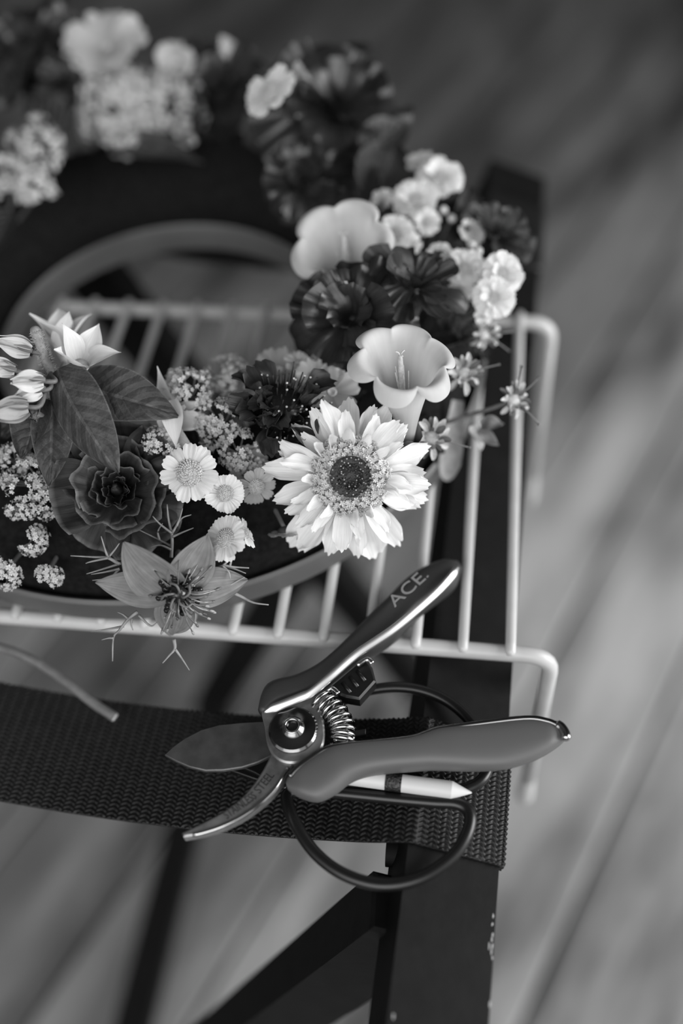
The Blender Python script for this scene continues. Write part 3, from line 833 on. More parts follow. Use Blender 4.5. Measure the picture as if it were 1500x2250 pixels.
rose('dark velvety rose with frilled petals under the hanging leaf', 256, 1074, 364, face(.05, .06, .99), S=1.06, seed=5)

# ================================================================== dark ruffled blossoms
def ruffled(label, px, py, dep, n, R, npet=(7, 8, 6), seed=0, mat=None, W=.95, name='ruffled_blossom', ruf=1.6, spin=0, tilts=(4, 32, 58)):
    th = thing(name, label, 'flower', pose(atd(px, py, dep), n, spin)); rr = random.Random(seed); mat = mat or M_DARK2
    for lay, c in enumerate(npet):
        L = R * (1.0, .82, .6)[lay]
        ms = [mk('petal', petal(L, L * W, 'fan', cup=rr.uniform(.1, .5), bend=b, ruf=ruf * (1 - .2 * lay), rf=rr.uniform(2.6, 4.4), tipr=.22, nu=14, nv=18, seed=seed * 7 + lay * 3 + q, b0=8, wmin=.16, wave=.5)) for q, b in enumerate((-35, -10, -55))]
        for k in range(c):
            part('petal', ms[k % 3], mat, th, Rz(k * 360 / c + lay * 25 + rr.uniform(-12, 12)) @ Tm(0, 1, lay * 1.2) @ Rx(tilts[lay] + rr.uniform(-9, 9)) @ Ry(rr.uniform(-15, 15)) @ Matrix.Scale(rr.uniform(.88, 1.08), 4))
    part('calyx', mk('calyx', revolve([(1.0, -9), (3, -6), (3.6, -1), (2.4, 1.5)], 12)), M_STEMD, th)
    stem_to(th, None, r=1.4, start=(0, 0, -8), mat=M_STEMD)
    return th
ruffled('dark glossy ruffled blossom to the left of the cream trumpet', 775, 705, 388, face(-.1, .15, .97), 25, seed=3, npet=(7, 6, 5))
ruffled('dark blossom of long folded petals above the cream trumpet', 905, 640, 392, face(.15, .45, .88), 22, npet=(7, 6, 4), seed=8, mat=M_DARK, W=.62, ruf=.7, tilts=(14, 40, 62))
ruffled('large dark glossy leafy blossom at the far side of the wreath', 735, 250, 470, face(.1, .25, .95), 37, npet=(6, 5, 4), seed=14, ruf=2.2, W=1.15)
ruffled('dark blossom below the large far leafy one', 672, 405, 452, face(-.1, .0, 1), 22, npet=(6, 5, 4), seed=21, ruf=1.8)
ruffled('blurred dark blossom beside the far lace umbel', 480, 215, 520, face(-.1, .2, .97), 32, npet=(7, 6, 5), seed=25, ruf=1.8)
ruffled('blurred dark blossom in the far left corner', 75, 125, 520, face(-.1, .3, .95), 30, npet=(7, 6, 5), seed=29, ruf=2.0)
ruffled('blurred dark blossom under the pale far blossom', 150, 185, 505, face(.0, .2, .97), 18, npet=(6, 6, 4), seed=33, ruf=1.6, mat=M_DARK)
ruffled('small dark blossom behind the white button daisies', 1085, 520, 425, face(.35, .3, .9), 17, npet=(6, 5, 4), seed=37, ruf=1.2, mat=M_DARK)

# ================================================================== scabious: dark pincushion
SB = atd(612, 893, 368)
sb = thing('scabious', 'dark pincushion blossom with pale dotted pins above the white chrysanthemum', 'flower', pose(SB, face(.05, .25, .95)))
rr = random.Random(77)
part('cushion', mk('cushion', dome(10, 7, 24, 8, -3)), M_NECT, sb)
ms = [mk('petal', petal(L, L * .66, 'obov', cup=c, bend=b, ruf=.9, rf=3, tipr=.3, nu=14, nv=12, seed=80 + i, b0=b0, wave=.6, wmin=.35, notch=.1)) for i, (L, c, b, b0) in enumerate(((16, .7, -40, 20), (14, 1.0, 40, -5), (17, .5, -60, 35), (12, 1.2, 70, 0)))]
for k in range(15):
    a = 20 + k * 19 + rr.uniform(-8, 8)          # mostly left, lower and upper-left side
    part('petal', ms[k % 4], M_DARK, sb, Rz(a) @ Tm(0, 7.5, rr.uniform(-2.5, 1)) @ Rx(18 + rr.uniform(-20, 30)) @ Ry(rr.uniform(-35, 35)) @ Matrix.Scale(rr.uniform(.75, 1.05), 4))
for k in range(10):
    a = 60 + k * 15 + rr.uniform(-8, 8)
    part('petal', ms[(k + 1) % 4], M_DARK, sb, Rz(a) @ Tm(0, 4.5, 3 + rr.uniform(-1, 1)) @ Rx(50 + rr.uniform(-20, 25)) @ Ry(rr.uniform(-35, 35)) @ Matrix.Scale(rr.uniform(.6, .85), 4))
pins, dots = MB(), MB()
for k, (q, a) in enumerate(phyllo(90, 11)):
    x, y = q * math.cos(a) + 3, q * math.sin(a) - .5
    d = Vector((x * .07, y * .07, 1)).normalized() + Vector((rr.uniform(-.12, .12), rr.uniform(-.12, .12), 0)); d.normalize()
    z0 = 2.0 - q * .15; L = rr.uniform(4, 8)
    e = Vector((x, y, z0)) + d * L
    pins.add(tube([Vector((x, y, z0 - 3)), e], .28, 5))
    if k % 3 == 0: dots.add(ball(.46, 7, 5), mv(e))
part('pins', pins.mesh('pins'), M_DARK, sb, kind='stuff')
part('pin_heads', dots.mesh('pin_heads'), M_LACE, sb, kind='stuff', label='pale dots on the dark pins')
stem_to(sb, None, r=1.4, start=(0, 0, -4), mat=M_STEMD)

# ================================================================== nigella (love-in-a-mist)
NG = atd(392, 1296, 355)
ngn = face(.12, -.22, .97)
ng = thing('nigella', 'grey star shaped nigella blossom with dark centre and thread bracts over the rack edge', 'flower', pose(NG, ngn))
rr = random.Random(9)
# (angle from picture-up anticlockwise, length, width, tilt, bend, spin, shape seed)
for i, (a, L, W, tl, bd, ry) in enumerate(((84, 27, 13.5, 2, -12, 8), (50, 25, 19, 22, -38, -22), (-26, 22, 16, 12, -14, 16), (-84, 23, 14.5, -6, -12, -10), (172, 21, 14.5, -24, -14, 6))):
    part('petal', mk('petal', petal(L, W, 'ovate', cup=.30, bend=bd, ruf=.5, rf=2.2, rib=.08, nrib=4, tipr=0, nu=20, nv=14, seed=40 + i, b0=5, wave=.35)), M_MID, ng, Rz(a) @ Tm(0, 1.5, 0) @ Rx(tl) @ Ry(ry))
part('receptacle', mk('receptacle', revolve([(1e-5, -2), (3, -1.5), (3.2, .5), (2.8, 3), (3.3, 5), (2.2, 7.2), (1e-5, 7.6)], 18, wob=lambda i, a: (.3 * math.sin(6 * a), 0))), M_NECT, ng)
for k in range(5):                               # styles
    a = k * 1.257; pts = spline([(1.2 * math.cos(a), 1.2 * math.sin(a), 6.8), (2.2 * math.cos(a), 2.2 * math.sin(a), 9.0), (4.4 * math.cos(a + .4), 4.4 * math.sin(a + .4), 9.4), (5.6 * math.cos(a + .8), 5.6 * math.sin(a + .8), 8.0)], 5)
    part('style', mk('style', tube(pts, .42, 6)), M_FILAMENT, ng)
part('dark_throat', mk('dark_throat', revolve([(6.0, .2), (5.4, 1.3), (4, 2.0), (1e-5, 2.4)], 24, wob=lambda i, a: (.7 * math.sin(5 * a) + .4 * math.sin(11 * a), 0))), M_NECT, ng)
for k in range(8):                               # nectaries, glossy black
    a = k * .785 + .2; b = MB()
    d = Vector((math.cos(a), math.sin(a), .25))
    for q in range(3):
        s = Vector((rr.uniform(-.5, .5), rr.uniform(-.5, .5), rr.uniform(0, 1)))
        b.add(ball(1.7 - .25 * q, 8, 6), mv(d * (4.2 + q * 1.5) + s + Vector((0, 0, 1))))
    part('nectary', b.mesh('nectary'), M_NECT, ng)
for k in range(40):                              # stamens: upright ring leaning out and drooping
    a = k * 2.399 + rr.uniform(-.2, .2); reach = rr.uniform(7, 13.5); h = rr.uniform(4, 8)
    if rr.random() < .6: a = math.radians(rr.uniform(-120, 20)) ; reach *= 1.1     # most lean down-right
    c, s = math.cos(a), math.sin(a)
    pts = spline([(2.4 * c, 2.4 * s, 0), (3.6 * c, 3.6 * s, h * .7), (reach * .65 * c, reach * .65 * s, h), (reach * c, reach * s, h * .62 - rr.uniform(0, 2.5))], 4)
    st = part('stamen', mk('stamen', tube(pts, .24, 5)), M_FILAMENT if k % 3 else M_ANTHER, ng)
    e = Vector(pts[-1]); d = (Vector(pts[-1]) - Vector(pts[-2])).normalized()
    part('anther', mk('anther', revolve([(1e-5, -.3), (.42, .2), (.5, 1.1), (.36, 2.0), (1e-5, 2.4)], 7)), M_ANTHER if k % 2 else M_FILAMENT, st, Matrix.Translation(e * MM) @ d.to_track_quat('Z', 'Y').to_matrix().to_4x4())
BR = [([(262, 1240), (237, 1226), (205, 1224), (155, 1221)], 0), ([(237, 1226), (230, 1205), (222, 1178)], 0), ([(237, 1226), (200, 1234), (188, 1238)], -2), ([(265, 1238), (220, 1252), (190, 1261)], 2),
      ([(262, 1250), (230, 1257), (200, 1262)], -3), ([(270, 1273), (240, 1272), (203, 1275)], 0), ([(237, 1226), (252, 1208), (262, 1194)], 1), ([(262, 1250), (248, 1265), (238, 1282)], 2),
      ([(376, 1225), (378, 1180), (370, 1140), (367, 1108)], 4), ([(378, 1172), (352, 1152), (335, 1134)], 3), ([(378, 1172), (398, 1140), (420, 1131)], 3), ([(388, 1156), (395, 1138), (401, 1117)], 2),
      ([(376, 1200), (350, 1186), (305, 1164)], 5), ([(350, 1186), (347, 1168), (357, 1150)], 4), ([(376, 1208), (352, 1198), (328, 1203)], 3), ([(378, 1180), (400, 1170), (425, 1160)], 3),
      ([(455, 1262), (488, 1244), (515, 1246), (547, 1248)], 0), ([(488, 1244), (515, 1250), (540, 1260)], 1), ([(488, 1244), (502, 1256), (506, 1272)], -1), ([(488, 1244), (505, 1228), (518, 1206)], 0), ([(505, 1244), (511, 1222)], 0),
      ([(480, 1300), (512, 1282), (537, 1268)], 1), ([(505, 1300), (528, 1310), (556, 1324), (590, 1329)], 2), ([(455, 1275), (500, 1258)], 1),
      ([(302, 1344), (282, 1360), (262, 1385), (249, 1402), (247, 1453)], 1), ([(249, 1402), (238, 1402), (223, 1406)], 0), ([(272, 1376), (240, 1382), (200, 1388)], 2), ([(282, 1360), (270, 1350), (258, 1345)], 1), ([(290, 1358), (288, 1372), (292, 1385)], 2),
      ([(382, 1405), (384, 1425), (372, 1440), (357, 1457)], 0), ([(384, 1425), (400, 1448), (416, 1473)], 0), ([(305, 1352), (330, 1375), (345, 1368)], 2)]
for pts, dz in BR:
    q = [local(ng, atd(x, y, 358 + dz)) for x, y in pts]; s = spline(q, 5) if len(q) > 2 else [q[0], q[0].lerp(q[1], .5), q[1]]
    m = len(s); r0 = .62 if len(pts) > 3 else .42
    part('bract', mk('bract', tube(s, [r0 * (1 - .75 * i / (m - 1)) + .06 for i in range(m)], 6)), M_THREAD, ng)
stem_to(ng, None, r=1.2, start=(0, 0, -1.5), sag=.1)

# ================================================================== small daisies by the rose
daisy('white daisy with broad ribbed petals beside the dark rose, largest of the small daisies', 417, 1040, 357, face(-.05, -.05, 1), R=10.6, npet=11, seed=1, a_jit=3)
daisy('white daisy between the largest small daisy and the big chrysanthemum', 494, 1084, 358, face(.1, -.12, .98), R=7.4, npet=13, seed=2, disc=.92)
daisy('white daisy tilted to the left just above the nigella', 497, 1184, 352, face(-.42, .28, .86), R=8.6, npet=13, seed=3, disc=.9)
daisy('small white daisy half hidden at the left rim of the chrysanthemum', 562, 1068, 366, face(.3, -.5, .8), R=7.6, npet=9, seed=4, disc=.9, mat=M_PALE)
daisy('white daisy turned away behind the tilted one above the nigella', 536, 1172, 358, face(.75, .45, .2), R=6.8, npet=10, seed=5, disc=.8)
daisy('little daisy seen from its back under the chrysanthemum petals', 625, 1168, 372, face(.1, -.8, -.2), R=6.6, npet=10, seed=6, disc=.8, mat=M_PALE)

# ================================================================== lace umbels
lace('lace umbel at the left edge beside the dark rose', 62, 1066, 366, face(-.1, .0, 1), 12.5, 15, seed=1, group=None)
lace('lace umbel hanging between the left edge and the rose, middle of three', 72, 1182, 366, face(.1, -.25, .95), 5.2, 6, seed=2, cs=.95, group=None)
lace('smallest lace umbel dangling above the white rack edge', 100, 1268, 366, face(.05, -.4, .9), 4.2, 5, seed=3, cs=.8, group=None)
lace('lace umbel cut by the left edge above the rack', 2, 1262, 366, face(-.1, -.3, .95), 5.5, 7, seed=4, cs=.9, group=None)
lace('lace umbel cut by the left edge under the hanging leaves', 20, 1008, 372, face(-.1, .2, .97), 6, 7, seed=5, cs=.9, group=None)
lace('small lace umbel tucked between leaf tip and white petals', 345, 972, 366, face(-.05, .1, .99), 6.2, 8, seed=6, cs=.8, group=None)
lace('tall lace umbel standing right of the leaf tip', 405, 850, 374, face(-.1, .4, .9), 9.5, 13, seed=7, cs=.95, group=None)
lace('lace umbel at the left flank of the dark pincushion', 468, 925, 371, face(-.25, .15, .95), 8.5, 11, seed=8, cs=.85, group=None)
lace('lace umbel directly above the two small daisies', 525, 1000, 368, face(.1, -.1, .98), 8.5, 11, seed=9, cs=.8, group=None)
lace('grey lace umbel behind the top of the dark pincushion', 490, 815, 392, face(-.1, .5, .85), 9, 11, seed=10, cs=.9, mat=M_FLORET, group=None)
lace('faded lace umbel between chrysanthemum and small daisies', 560, 1038, 372, face(.1, -.2, .97), 7, 9, seed=12, cs=.8, mat=M_FLORET, group=None)
lace('large blurred lace umbel on the far side under the pale blossom', 245, 225, 494, face(-.1, .1, .99), 21, 24, seed=13, cs=1.5, group=None)
lace('large blurred lace umbel on the far side under the white ball', 362, 220, 500, face(.1, .1, .99), 20, 22, seed=14, cs=1.5, group=None)
lace('blurred lace umbel near the left edge, upper of two', 75, 318, 470, face(-.05, .1, .99), 14, 13, seed=15, cs=1.15, group=None)
lace('blurred lace umbel near the left edge, lower of two', 70, 418, 455, face(.05, -.1, .99), 8, 8, seed=16, cs=1.0, group=None)
lace('blurred lace umbel cut by the left edge beside the foam', 5, 390, 462, face(-.1, .0, .99), 11, 10, seed=17, cs=1.1, group=None)
lace('blurred lace umbel drooping into the dark gap on the far side', 280, 305, 492, face(.0, -.3, .95), 8, 7, seed=18, cs=1.2, group=None)

# ================================================================== hairy sprig with leaves, buds and star blossoms on the left
SPB = foam_point(atd(130, 980, 372), 30)
sp = thing('leafy_sprig', 'hairy stemmed sprig with drooping leaves, buds and white star blossoms at the left', 'flower sprig', pose(SPB))
def LP(px, py, d): return local(sp, atd(px, py, d))
stem_pts = spline([Vector((0, 0, 0)), LP(132, 940, 375), LP(122, 850, 366), LP(100, 790, 362), LP(78, 728, 360)], 8)
stm = part('stem', mk('stem', tube(stem_pts, [1.6 + .4 * (i / len(stem_pts)) for i in range(len(stem_pts))], 12)), M_THREAD, sp)
hb = MB(); rr = random.Random(31); m = len(stem_pts)
for k in range(520):
    i = rr.randrange(m // 3, m - 1); c = stem_pts[i].lerp(stem_pts[i + 1], rr.random()); t = (stem_pts[i + 1] - stem_pts[i]).normalized()
    a = rr.uniform(0, 6.28); o = t.orthogonal().normalized(); n_ = (o * math.cos(a) + t.cross(o) * math.sin(a)).normalized()
    p = c + n_ * 1.9; e = p + (n_ + t * rr.uniform(-.3, .5)).normalized() * rr.uniform(.7, 1.5)
    hb.add(tube([p, e], [.10, .04], 3, cap=False))
part('hairs', hb.mesh('hairs'), M_FLORET, stm, kind='stuff')
part('cut_end', mk('cut_end', ball(2.0, 12, 8)), M_THREAD, stm, Matrix.Translation(stem_pts[-1] * MM))
def sprig_leaf(p0, p1, W, nrm, seed, mat=M_LEAF, **kw):
    a, b = LP(*p0), LP(*p1); L = (b - a).length
    n_ = sp.matrix_basis.inverted().to_3x3() @ nrm
    part('leaf', mk('leaf', leaf_sheet(L * 1.06, W, seed=seed, **kw)), mat, sp, aim(a, b, n_))
sprig_leaf((160, 846, 366), (380, 913, 364), 21.5, face(.12, .30, .93), 1, fold=.08, bend=-26, b0=13, nu=44, nv=20, quilt=.5, vee=.10)
sprig_leaf((126, 812, 358), (253, 1030, 350), 20.5, face(-.36, .14, .9), 2, fold=-.05, bend=-34, b0=17, nu=44, nv=20, quilt=.5, vee=-.42)
sprig_leaf((100, 878, 364), (48, 1000, 362), 17, face(-.25, .2, .95), 3, fold=.1, bend=-30, b0=12, nu=36, nv=16, quilt=.45, vee=.4)
sprig_leaf((118, 880, 366), (106, 1058, 360), 15, face(.35, .1, .93), 4, fold=.1, bend=-16, b0=8, nu=36, nv=16, quilt=.45, vee=.35)
sprig_leaf((95, 870, 372), (10, 960, 380), 13, face(-.2, .3, .93), 5, fold=.4, bend=-16, b0=8, mat=M_LEAFD)
part('fleck', mk('fleck', ball(.75, 8, 6)), M_WHITE, sp, Matrix.Translation(LP(203, 911, 353) * MM), label='tiny white fleck on the hanging leaf')
def bud(px, py, dep, d2, L, R, mat=M_WHITE, seed=0):
    """half open bud: folded petals over a calyx; d2 picture direction"""
    c = LP(px, py, dep); d = (sp.matrix_basis.inverted().to_3x3() @ face(d2[0], d2[1], d2[2])).normalized()
    M = Matrix.Translation(c * MM) @ d.to_track_quat('Z', 'Y').to_matrix().to_4x4()
    bd = part('bud', mk('bud', revolve([(1e-5, 0), (R * .6, L * .08), (R * .92, L * .35), (R * .7, L * .7), (R * .25, L * .95), (1e-5, L)], 14, wob=lambda i, a: (.12 * R * math.sin(5 * a + i), 0))), mat, sp, M)
    rr = random.Random(seed)
    pm = mk('petal', petal(L * 1.08, R * 1.5, 'point', cup=-.45, bend=46, tipr=0, nu=14, nv=10, seed=seed, b0=-20, wmin=.4, rib=.14, nrib=2, wave=.25))
    for k in range(5):
        part('petal', pm, mat, bd, Rz(k * 72 + rr.uniform(-10, 10)) @ Tm(0, R * .55, .2) @ Rx(90 + rr.uniform(-6, 5)))
    sm_ = mk('sepal', petal(L * .55, R * .9, 'point', cup=-.4, bend=18, tipr=0, nu=8, nv=6, seed=seed, b0=-12, wmin=.5))
    for k in range(5):
        part('sepal', sm_, M_STEM, bd, Rz(k * 72 + 36) @ Tm(0, R * .62, -.4) @ Rx(80))
    q = stem_pts[int(len(stem_pts) * .62)]
    inv = M.inverted(); e = (inv @ (q * MM)) / MM
    part('stalk', mk('stalk', tube(spline([(0, 0, .3), (0, 0, -L * .35), e.lerp(Vector((0, 0, -L * .3)), .35), e], 5), .85, 8)), M_STEM, bd)
bud(70, 772, 360, (-.95, .32, .15), 12, 2.9, seed=1)
bud(34, 815, 358, (-.95, .15, .3), 11, 2.7, seed=2)
bud(97, 838, 352, (-.95, -.05, .3), 10.5, 3.1, seed=3)
bud(92, 858, 354, (-.9, -.35, .3), 9, 2.6, seed=4)
bud(60, 895, 350, (-.9, -.2, .35), 13, 3.7, mat=M_PALE, seed=5)
bud(100, 838, 366, (.85, .35, .1), 6, 2.4, mat=M_STEM, seed=6)
bud(80, 905, 356, (.1, -.5, .8), 5, 2.2, mat=M_STEM, seed=7)
def star(px, py, dep, d2, L, W, seed, spin=0, open_=48):
    c = LP(px, py, dep); d = (sp.matrix_basis.inverted().to_3x3() @ face(*d2)).normalized()
    M = Matrix.Translation(c * MM) @ d.to_track_quat('Z', 'Y').to_matrix().to_4x4() @ Rz(spin)
    b = part('star_blossom', mk('star_blossom', revolve([(.8, -6), (1.6, -3), (3.0, 0), (3.4, 1.2)], 14)), M_FLORET, sp, M)
    rr = random.Random(seed)
    for k in range(5):
        pm = mk('petal', petal(L * rr.uniform(.9, 1.1), W, 'point', cup=.42, bend=-26 + rr.uniform(-22, 18), tipr=0, nu=16, nv=10, seed=seed + k, b0=10, wmin=.55, rib=.1, nrib=2, wave=.3))
        part('petal', pm, M_WHITE, b, Rz(k * 72 + rr.uniform(-8, 8)) @ Tm(0, 2.2, .2) @ Rx(open_ + rr.uniform(-10, 10)))
    e = (M.inverted() @ (stem_pts[int(len(stem_pts) * .55)] * MM)) / MM
    part('stalk', mk('stalk', tube(spline([(0, 0, -5), e.lerp(Vector((0, 0, -8)), .4), e], 6), .9, 8)), M_STEM, b)
star(176, 806, 366, (.30, .66, .66), 15, 10.5, 3, spin=20)
star(138, 768, 384, (-.05, .9, .4), 17, 11, 13, spin=50, open_=62)

# ================================================================== white side blossom behind the leaf
wb = thing('white_blossom', 'white long petalled blossom half hidden behind the broad leaf tip', 'flower', pose(atd(352, 930, 380), face(-.35, .25, .85)))
ms = [mk('petal', petal(19, 7.0, 'strap', cup=.4, bend=b, tipr=.3, nu=14, nv=9, seed=60 + i, b0=5, wave=.4, rib=.15, nrib=3, wmin=.45)) for i, b in enumerate((-20, 20, -45))]
ring_of(wb, 'petal', ms, M_WHITE, 11, 3, 0, 14, (8, 14, 16), seed=4, scale=(.8, 1.1))
part('disc', DISC[0], M_DISC, wb)
stem_to(wb, None, r=1.2)
# upright petal beside the leaf tip
def petal_thing(label, p0, p1, W, nrm, mat, seed, **kw):
    L = (Vector(p1) - Vector(p0)).length
    o = part('loose_petal', mk('loose_petal', petal(L * 1.05, W, kw.pop('shape', 'point'), tipr=kw.pop('tipr', 0), nu=16, nv=10, seed=seed, **kw)), mat, None, aim(p0, p1, nrm)); tag(o, label, 'petal'); return o
petal_thing('upright white petal with curved tip standing right of the broad leaf', atd(378, 965, 372), atd(352, 812, 374), 9, face(-.4, .2, .9), M_WHITE, 2, cup=.5, bend=24, b0=-8, wmin=.5, wave=.3)
petal_thing('white petal hanging down onto the largest small daisy', atd(372, 880, 369), atd(386, 978, 362), 8.5, face(.2, .1, .95), M_WHITE, 3, cup=.45, bend=-14, b0=6, wmin=.6)

# ================================================================== pale open blossom right of the pincushion, and white yarrow behind it
def phlox(label, px, py, dep, n, R, mat, seed=0, np_=5, spin=0):
    th = thing('open_blossom', label, 'flower', pose(atd(px, py, dep), n, spin))
    ms = [mk('petal', petal(R, R * .98, 'obov', cup=.2, bend=b, ruf=.7, rf=2.4, tipr=.16, notch=.08, nu=14, nv=14, seed=seed + i, b0=22, wmin=.2)) for i, b in enumerate((-36, -20))]
    ring_of(th, 'petal', ms, mat, np_, 1.2, 0, 6, (7, 9, 10), seed=seed, scale=(.92, 1.06))
    part('throat', mk('throat', revolve([(.8, -8), (1.2, -2), (2.0, .6), (1.2, .2), (1e-5, -.6)], 12)), M_FLORET, th)
    stem_to(th, None, r=.9, start=(0, 0, -7)); return th
phlox('pale blossom with wavy petals right of the dark pincushion', 728, 862, 376, face(.15, .35, .9), 9.5, M_PALE, seed=3)
phlox('small pale blossom behind the pincushion pins', 688, 826, 384, face(.1, .5, .85), 6.2, M_WHITE, seed=5, np_=6)
phlox('soft white blossom behind the top of the pincushion', 612, 812, 390, face(-.1, .5, .85), 8.5, M_PALE, seed=6, np_=6)
phlox('tiny white blossom at the top right of the pincushion', 655, 800, 388, face(.0, .6, .8), 5.0, M_WHITE, seed=8)
phlox('grey blossom tucked below the pincushion and lace', 545, 1020, 378, face(.0, -.2, .98), 7.0, M_PALE, seed=9)

# ================================================================== white button daisies on the right
BD = [('white button daisy at the right rim, upper of the touching pair', 1102, 602, 398, (.2, .05, .97), 8.6, 11),
      ('white button daisy at the right rim, lower of the touching pair', 1084, 655, 396, (.1, -.1, .98), 8.4, 11),
      ('full white button daisy left of the touching pair', 1020, 590, 402, (-.1, .1, .98), 8.0, 12),
      ('small white button daisy under the full one', 1012, 638, 404, (-.1, -.4, .9), 5.2, 9),
      ('white button daisy right of the blurred cream trumpet', 868, 515, 412, (-.05, .1, .98), 7.8, 11),
      ('small white button daisy just right of the blurred cream trumpet, lower one', 903, 535, 412, (.3, -.2, .9), 4.6, 8),
      ('blurred white button daisy above the small cluster', 912, 442, 424, (-.15, .25, .95), 9.5, 12),
      ('bright small button daisy under the blurred one', 938, 488, 418, (.1, -.1, .98), 5.6, 9),
      ('white button daisy bud at the left of the cluster', 840, 440, 428, (-.3, .1, .9), 5.0, 8),
      ('blurred white button daisy at the top of the right cluster', 966, 392, 432, (.1, .35, .93), 10.0, 12),
      ('pale button daisy behind the topmost of the right cluster', 925, 358, 440, (-.2, .5, .85), 6.5, 9),
      ('egg shaped white button daisy facing right', 1036, 512, 418, (.45, .2, .85), 6.0, 9),
      ('small white button daisy in front of the full one, to its left', 965, 560, 405, (-.2, .1, .97), 5.2, 9),
      ('tiny grey button daisy by the dark wooden rail', 1082, 478, 432, (.4, .3, .85), 5.0, 8),
      ('lowest small white button daisy beside the wire corner', 1062, 690, 398, (.2, -.5, .85), 4.4, 8),
      ('faint button daisy among dark leaves behind the touching pair', 1112, 520, 436, (.4, .4, .8), 7.0, 10)]
for i, (lb, x, y, d, n, R, c) in enumerate(BD):
    daisy(lb, x, y, d, face(*n), R=R * 1.12, npet=c, seed=20 + i, disc=.72, tilt=14, double=R > 6, name='button_daisy', mat=M_PALE if 'grey' in lb or 'faint' in lb or 'pale' in lb else None)
for i, (x, y, d, lb) in enumerate(((974, 462, 425, 'tiny round white bud above the bright small button daisy, upper of two'), (992, 480, 425, 'tiny round white bud above the bright small button daisy, lower of two'), (1050, 552, 412, 'tiny round white bud right above the full button daisy'), (1036, 538, 414, 'tiny round white bud under the egg shaped button daisy'), (1001, 665, 402, 'tiny round white bud under the small button daisy near the dark blossom'))):
    th = thing('flower_bud', lb, 'bud', pose(atd(x, y, d), face(.1, .3, .9)), 'tiny buds among the button daisies')
    part('bud', mk('bud', ball(1.9, 12, 8)), M_WHITE, th); part('calyx', mk('calyx', revolve([(.5, -3), (1.6, -1.4), (1.95, 0)], 10)), M_STEM, th)
    stem_to(th, None, r=.5, start=(0, 0, -2.5))

# ================================================================== star shaped seed blossoms on the right
def starhead(label, px, py, dep, n, R, seed, tgt=None, leaf=True, threads=3):
    th = thing('star_head', label, 'flower', pose(atd(px, py, dep), n)); rr = random.Random(seed)
    part('centre', mk('centre', ball(R * .36, 12, 8)), M_FLORET, th)
    pm = [mk('floret', petal(R * .8, R * .3, 'obov', cup=.8, bend=b, tipr=.3, nu=8, nv=5, seed=seed + q, wmin=.25, b0=0)) for q, b in enumerate((25, -25, 50))]
    for k in range(24):
        part('floret', pm[k % 3], M_FLORET if k % 3 else M_STEM, th, Rz(k * 137.5) @ Tm(0, R * .22, 0) @ Rx(-12 + 70 * (k / 24) + rr.uniform(-12, 12)) @ Ry(rr.uniform(-25, 25)) @ Matrix.Scale(rr.uniform(.75, 1.15), 4))
    for k in range(threads):
        a = rr.uniform(-.9, 1.4); e = Vector((math.cos(a) * R * 1.75, math.sin(a) * R * 1.75, R * .3))
        s = part('style', mk('style', tube(spline([(0, 0, 0), e * .5 + Vector((0, 0, 1)), e], 4), .28, 5)), M_STEM, th)
        part('tip', mk('tip', ball(.55, 6, 4)), M_STEM, s, Matrix.Translation(e * MM))
    stem_to(th, tgt, r=.9, start=(0, 0, -1)); return th
starhead('star shaped seed blossom farthest right, in front of the white wires', 1128, 880, 386, face(.3, .1, .95), 7.4, 1, tgt=atd(960, 935, 402), threads=3)
starhead('star shaped seed blossom right beside the cream trumpet', 1018, 822, 388, face(.2, .1, .97), 8.0, 2, threads=1)
starhead('star shaped seed blossom under the trumpet at the chrysanthemum rim', 946, 962, 378, face(.2, -.1, .97), 8.4, 3, threads=1)
starhead('blurred star shaped seed blossom hanging by the wire corner', 1062, 735, 402, face(.4, -.1, .9), 7.0, 4, threads=2)
loose_leaf('small pale bract on the stalk of the rightmost star blossom', atd(1055, 935, 394), atd(1105, 925, 392), 6, face(.1, .3, .9), M_STEM, seed=5, cat='leaf')
loose_leaf('small ragged bract hanging under the rightmost star blossom', atd(1050, 945, 394), atd(1095, 975, 392), 5.5, face(.1, .1, .95), M_STEM, seed=6, cat='leaf')
loose_leaf('tiny pale bract pointing down at the second wire', atd(1040, 935, 396), atd(1060, 985, 394), 5, face(.2, .1, .95), M_FLORET, seed=7, cat='leaf')
petal_thing('grey round ended leaf hanging down between the wires', atd(1005, 880, 410), atd(984, 1050, 412), 9, face(.1, .2, .95), M_THREAD, 8, shape='obov', tipr=.22, cup=.4, bend=-10, wmin=.55)

# ================================================================== far side
daisy('blurred white daisy at the top of the far wreath', 596, 205, 426, face(-.5, .35, .8), R=13, npet=13, seed=51, disc=.8, tilt=14, stem=atd(588, 235, 500))
phlox('blurred pale blossom at the top left of the wreath', 235, 105, 505, face(-.05, .3, .95), 21, M_PALE, seed=31, np_=5, spin=10)
phlox('blurred round white blossom beside the far lace', 384, 136, 500, face(.1, .2, .97), 9, M_PALE, seed=33, np_=6)
loose_leaf('broad dark leaf right of the large far leafy blossom', atd(820, 440, 446), atd(880, 300, 452), 28, face(.3, .3, .9), M_LEAFD, seed=11)
loose_leaf('dark leaf between far blossom and button daisies', atd(800, 480, 440), atd(760, 330, 455), 24, face(-.3, .2, .9), M_LEAFD, seed=12)
loose_leaf('dark curled leaf sticking out right of the far blossom', atd(800, 330, 455), atd(890, 260, 458), 18, face(.1, .4, .9), M_LEAF, seed=13)
loose_leaf('narrow dark leaf standing behind the button daisies', atd(1020, 530, 428), atd(1045, 400, 432), 14, face(.2, .2, .95), M_LEAFD, seed=14)
loose_leaf('dark leaf behind the right touching daisies', atd(1060, 600, 420), atd(1130, 520, 430), 16, face(.3, .3, .9), M_LEAFD, seed=15)
